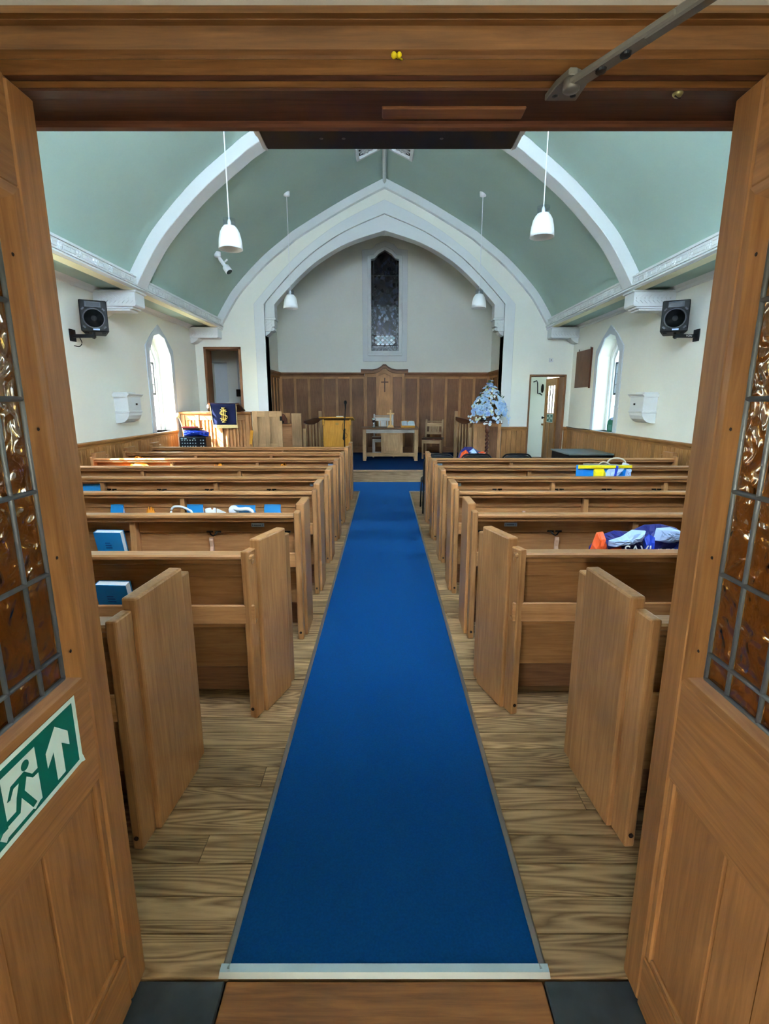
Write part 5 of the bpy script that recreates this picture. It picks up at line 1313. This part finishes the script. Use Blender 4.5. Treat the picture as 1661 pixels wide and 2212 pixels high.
lv = MB()
for i_ in range(230):
    th = fr_.uniform(0, 2 * PI); ph = math.acos(fr_.uniform(-.45, 1)); 
    d_ = Vector((math.sin(ph) * math.cos(th), math.sin(ph) * math.sin(th) * .7, math.cos(ph)))
    hgt = .26 + (.28 * max(0, d_.z) ** 3)
    p_ = cen + Vector((d_.x * .33, d_.y * .26, d_.z * hgt)) * fr_.uniform(.55, 1.02)
    q = (d_ + Vector((fr_.uniform(-.5, .5), fr_.uniform(-.5, .5), fr_.uniform(-.5, .5)))).to_track_quat('Y', 'Z').to_matrix().to_4x4()
    st = len(lv.v); l_ = fr_.uniform(.05, .09)
    lv.add([(0, 0, 0), (l_ * .22, l_ * .5, .004), (0, l_, 0), (-l_ * .22, l_ * .5, .004)], [(0, 1, 2, 3)]); lv.xf(Matrix.Translation(p_) @ q, st)
tag(mk('foliage', lv, leaf_m, fa_), kind='stuff')
for i_ in range(270):
    th = fr_.uniform(-PI, 0) if i_ % 4 else fr_.uniform(0, PI); ph = math.acos(fr_.uniform(-.35, 1))
    d_ = Vector((math.sin(ph) * math.cos(th), math.sin(ph) * math.sin(th) * .7, math.cos(ph)))
    hgt = .26 + (.27 * max(0, d_.z) ** 6)
    p_ = cen + Vector((d_.x * .33, d_.y * .27, d_.z * hgt)) * fr_.uniform(.93, 1.05)
    big = fr_.random() < .3
    bloom(p_, fr_.uniform(.04, .054) if big else fr_.uniform(.022, .036), d_ + Vector((0, -.35, 0)), fr_.choice(blues[:2] + [blues[3]]) if big else fr_.choice(blues), 'bloom')
for i_ in range(60):   # spire
    hh = fr_.random(); th = fr_.uniform(-PI, .3)
    p_ = cen + Vector((math.cos(th) * .17 * (1 - hh), math.sin(th) * .15 * (1 - hh), .24 + hh * .27))
    bloom(p_, fr_.uniform(.022, .038), Vector((math.cos(th), math.sin(th) - .3, .4)), fr_.choice(blues), 'bloom')
for i_ in range(26):   # trailing sprays at the rim
    sx = fr_.choice((-1, 1)); p_ = cen + Vector((sx * fr_.uniform(.2, .42), fr_.uniform(-.2, .05), fr_.uniform(-.24, -.10)))
    bloom(p_, fr_.uniform(.018, .03), Vector((sx, -1, .2)), fr_.choice(blues[1:]), 'bloom')
for i_ in range(12):
    p_ = cen + Vector((fr_.uniform(-.14, .16), fr_.uniform(-.2, -.1), fr_.uniform(-.27, -.12)))
    bloom(p_, fr_.uniform(.025, .036), Vector((0, -1, -.1)), fr_.choice(blues[1:3]), 'bloom')

# ================================================================== RIGHT SIDE FITTINGS
bx_ = thing('piano_case', 'low black cabinet with grey top against the right wall', 'cabinet', (3.4, 8.9, 0))
mk('body', MB().box(3.05, 3.77, 8.30, 9.20, 0, .64), black_m, bx_, bevel=.006)
mk('top', MB().box(3.03, 3.77, 8.28, 9.22, .64, .665), plain('grey_top', (112, 126, 124), .4), bx_, bevel=.004)
pq = thing('notice_board', 'plain brown wooden board hung on the right wall', 'board', (W, 9.95, 2.1))
mk('board', MB().box(W - .03, W - .004, 9.60, 10.30, 1.77, 2.45), wood('notice_oak', (96, 62, 40), (128, 88, 60), 'z'), pq, bevel=.003)
for y_ in (9.66, 10.22): mk('hook', MB().tube([(W - .015, y_, 2.45), (W - .015, y_, 2.49)], .006, 6), iron_m, pq)
mk('edge_strip', MB().box(W - .034, W - .002, 9.585, 9.60, 1.75, 2.47), mahog, pq)
sk = thing('wall_socket', 'small white wall box above the vestry door', 'socket', (3.36, YA, 2.32))
mk('plate', MB().box(3.32, 3.40, YA - .02, YA, 2.285, 2.36), trim_m, sk, bevel=.004)
mk('switch', MB().box(3.352, 3.368, YA - .026, YA - .02, 2.31, 2.335), plain('switch_grey', (120, 120, 116), .5), sk)
gb2 = thing('plastic_tub', 'green plastic container on the right window sill', 'container', (W + .12, 8.62, 1.0))
mk('body', MB().prism([(8.55, 1.0), (8.78, 1.0), (8.80, 1.10), (8.78, 1.18), (8.70, 1.23), (8.62, 1.25), (8.55, 1.24)], 'yz', W + .03, W + .18), greenb_m, gb2, bevel=.02, seg=2)
mk('lid', MB().prism([(8.54, 1.235), (8.63, 1.245), (8.66, 1.215), (8.64, 1.20), (8.54, 1.20)], 'yz', W + .02, W + .19), paleb_m, gb2, bevel=.006)
mk('label', MB().box(W + .026, W + .03, 8.60, 8.74, 1.03, 1.12), plain('tub_label', (90, 160, 150), .5), gb2)
cb = thing('cable', 'thin dark cable running along the right dado rail', 'cable', (W - .03, 10, 1.0))
mk('wire', MB().tube(crspline([(W - .05, 10.5, 1.0), (W - .055, 10.0, .99), (W - .055, 9.6, 1.0), (W - .05, 9.3, .998)], 4), .006, 6), black_m, cb)

# collection boxes on both side walls
def offering_box(s, y_, nm):
    b = thing('wall_box', 'white wooden wall box with rounded base on the %s wall' % nm, 'wall box', (s * W, y_, 1.4), 0, 'white wall boxes')
    x0 = s * W; h = .19
    pr = [(x0, 1.57), (x0 - s * .20, 1.57), (x0 - s * .20, 1.36), (x0 - s * .195, 1.31), (x0 - s * .17, 1.26), (x0 - s * .13, 1.225), (x0 - s * .07, 1.205), (x0, 1.20)]
    mk('body', MB().prism(pr, 'xz', y_ - h, y_ + h), trim_m, b, bevel=.003)
    mk('cap', MB().prism([(x0, 1.565), (x0 - s * .205, 1.565), (x0 - s * .215, 1.585), (x0 - s * .235, 1.60), (x0 - s * .235, 1.612), (x0, 1.612)], 'xz', y_ - h - .03, y_ + h + .03), trim_m, b)
    mk('lid', MB().box(x0, x0 - s * .20, y_ - h - .0, y_ + h * .3, 1.612, 1.632), trim_m, b, bevel=.003)
    mk('band', MB().box(x0, x0 - s * .212, y_ - h - .01, y_ + h + .01, 1.345, 1.375), trim_m, b, bevel=.006)
    mk('latch', MB().box(x0 - s * .20, x0 - s * .208, y_ + .03, y_ + .07, 1.455, 1.48), iron_m, b)
offering_box(-1, 7.42, 'left'); offering_box(1, 7.36, 'right')

# loudspeakers on wall arms
def speaker(s, y_, rz, nm):
    sp_ = thing('loudspeaker', 'black two-way loudspeaker on a steel arm on the %s wall' % nm, 'speaker', (s * 3.50, y_, 2.33), rz, 'wall loudspeakers', local=True)
    wd, ht, dp = .30, .37, .24
    M_ = Matrix.Rotation(math.radians(-6), 4, 'X')
    cab = MB().add([(-wd / 2, 0, 0), (wd / 2, 0, 0), (wd / 2 * .72, dp, 0), (-wd / 2 * .72, dp, 0), (-wd / 2, 0, ht), (wd / 2, 0, ht), (wd / 2 * .72, dp, ht), (-wd / 2 * .72, dp, ht)],
                   [(0, 3, 2, 1), (4, 5, 6, 7), (0, 1, 5, 4), (1, 2, 6, 5), (2, 3, 7, 6), (3, 0, 4, 7)]).xf(M_)
    mk('cabinet', cab, black_m, sp_, bevel=.012, seg=2)
    ring = MB().lathe([(.122, .0), (.122, -.012), (.108, -.012), (.104, .0)], (.0, .0, .155), 28, axis='y', closed=False).xf(M_)
    mk('woofer_ring', ring, plain('speaker_ring', (74, 76, 82), .4), sp_, smooth=True)
    cone = MB().lathe([(.105, -.004), (.05, .004), (.035, -.002), (.02, -.010), (.002, -.013)], (.0, -.004, .155), 28, axis='y').xf(M_)
    mk('cone', cone, cone_m, sp_, smooth=True)
    mk('horn', MB().plate([[(-.085, .285), (.085, .285), (.085, .35), (-.085, .35)], [(-.07, .295), (.07, .295), (.07, .34), (-.07, .34)]], 'xz', -.008, .004).xf(M_), plain('horn_grey', (60, 66, 72), .4), sp_)
    mk('horn_throat', MB().prism([(-.07, .295), (.07, .295), (.07, .34), (-.07, .34)], 'xz', -.004, .002).xf(M_), plain('horn_dark', (40, 46, 52), .3), sp_)
    mk('badge', MB().box(-.02, .05, -.006, .0, .018, .036).xf(M_), paleb_m, sp_)
    for cx__, cz__ in ((-.11, .262), (.11, .262), (-.11, .05), (.11, .05)): mk('mount_tab', MB().obox((cx__, -.004, cz__), (.035, .012, .018), (0, .8 * (1 if cx__ * (cz__ - .15) > 0 else -1), 0)).xf(M_), plain('speaker_ring', (0, 0, 0)), sp_)
    for q in (-.09, .09): mk('foot', MB().box(q - .02, q + .02, .05, .08, -.012, .0).xf(M_), black_m, sp_)
    return sp_
for s, rz, nm in ((-1, .62, 'left'), (1, -.62, 'right')):
    speaker(s, 6.42, rz * .75, nm)
    ar = thing('speaker_bracket', 'steel wall bracket carrying the %s loudspeaker' % nm, 'bracket', (s * W, 6.45, 2.28), 0, 'loudspeaker brackets')
    mk('wall_plate', MB().box(s * W, s * (W - .012), 6.38, 6.50, 2.22, 2.36), dsteel_m, ar, bevel=.002)
    mk('arm', MB().box(s * (W - .01), s * 3.52, 6.415, 6.465, 2.262, 2.302), dsteel_m, ar, bevel=.003)
    mk('post', MB().tube([(s * 3.54, 6.44, 2.255), (s * 3.54, 6.47, 2.35)], .018, 10), dsteel_m, ar)
    if s > 0:
        text_mb('VON', .034, whitep_m, 'lettering', ar, (3.69 - 3.8, 6.414 - 6.45, 2.282 - 2.28), (PI / 2, 0, 0), .0008)
    if s < 0:
        mk('wire', MB().tube(crspline([(-3.70, 6.42, 2.262), (-3.68, 6.42, 2.20), (-3.72, 6.43, 2.16), (-3.79, 6.44, 2.17)], 4), .005, 6), black_m, ar)

# pendant lamps (switched off)
def pendant(x, y_, zb_, label, ztop):
    p = thing('pendant_lamp', label, 'pendant lamp', (x, y_, zb_), 0, 'white bell pendant lamps')
    mk('shade', MB().lathe([(.058, .215), (.075, .20), (.098, .16), (.112, .10), (.118, .05), (.122, .0), (.118, .0), (.112, .05), (.105, .10), (.09, .155), (.06, .195)], (x, y_, zb_), 32, closed=False), plain('shade_white', (240, 243, 245), .3), p, smooth=True)
    mk('shade_top', MB().lathe([(.001, .212), (.06, .212), (.06, .218), (.001, .218)], (x, y_, zb_), 24), plain('shade_white', (0, 0, 0)), p)
    mk('neck', MB().lathe([(.062, .213), (.064, .285), (.058, .285), (.056, .218)], (x, y_, zb_), 24, closed=False), neck_m, p, smooth=True)
    mk('lamp_holder', MB().lathe([(.018, .21), (.018, .26), (.008, .285)], (x, y_, zb_), 12), plain('shade_white', (0, 0, 0)), p, smooth=True)
    mk('bulb', MB().ball((x, y_, zb_ + .12), .04, 12), whitep_m, p, smooth=True)
    mk('cord', MB().tube([(x, y_, zb_ + .27), (x, y_, ztop - .02)], .006, 6), whitep_m, p)
    mk('ceiling_rose', MB().lathe([(.012, -.05), (.05, -.035), (.055, .03)], (x, y_, ztop), 16), whitep_m, p, smooth=True)
pendant(-1.585, 5.65, 3.035, 'nearer white bell pendant lamp on the left', prof_z(1.585))
pendant(1.615, 5.65, 3.15, 'nearer white bell pendant lamp on the right', prof_z(1.615))
pendant(-1.575, 9.0, 3.03, 'farther white bell pendant lamp before the left of the arch', prof_z(1.575))
pendant(1.585, 9.0, 3.04, 'farther white bell pendant lamp before the right of the arch', prof_z(1.585))
# spotlight on the ceiling
sp = thing('ceiling_spotlight', 'small white adjustable spotlight on the left ceiling slope', 'spotlight', (-2.72, 8.9, 3.85))
mk('base', MB().lathe([(.05, -.05), (.055, -.02), (.055, .03)], (-2.72, 8.9, 3.85), 14), whitep_m, sp, smooth=True)
A_ = Vector((-2.70, 8.88, 3.80)); B_ = Vector((-2.58, 8.84, 3.64))
mk('stem', MB().tube([A_, A_.lerp(B_, .2), B_.lerp(A_, .1)], [.012, .03, .03], 12), whitep_m, sp, smooth=True)
C_ = B_ + (B_ - A_).normalized() * .10
mk('head', MB().tube([B_.lerp(A_, .12), B_, C_], [.035, .055, .058], 16), whitep_m, sp, smooth=True)
mk('lens', MB().tube([C_, C_ + (B_ - A_).normalized() * .004], .05, 16), plain('spot_lens', (70, 84, 84), .3), sp)
mk('thumb_screw', MB().tube([(-2.60, 8.86, 3.72), (-2.55, 8.86, 3.76)], .014, 8), whitep_m, sp)
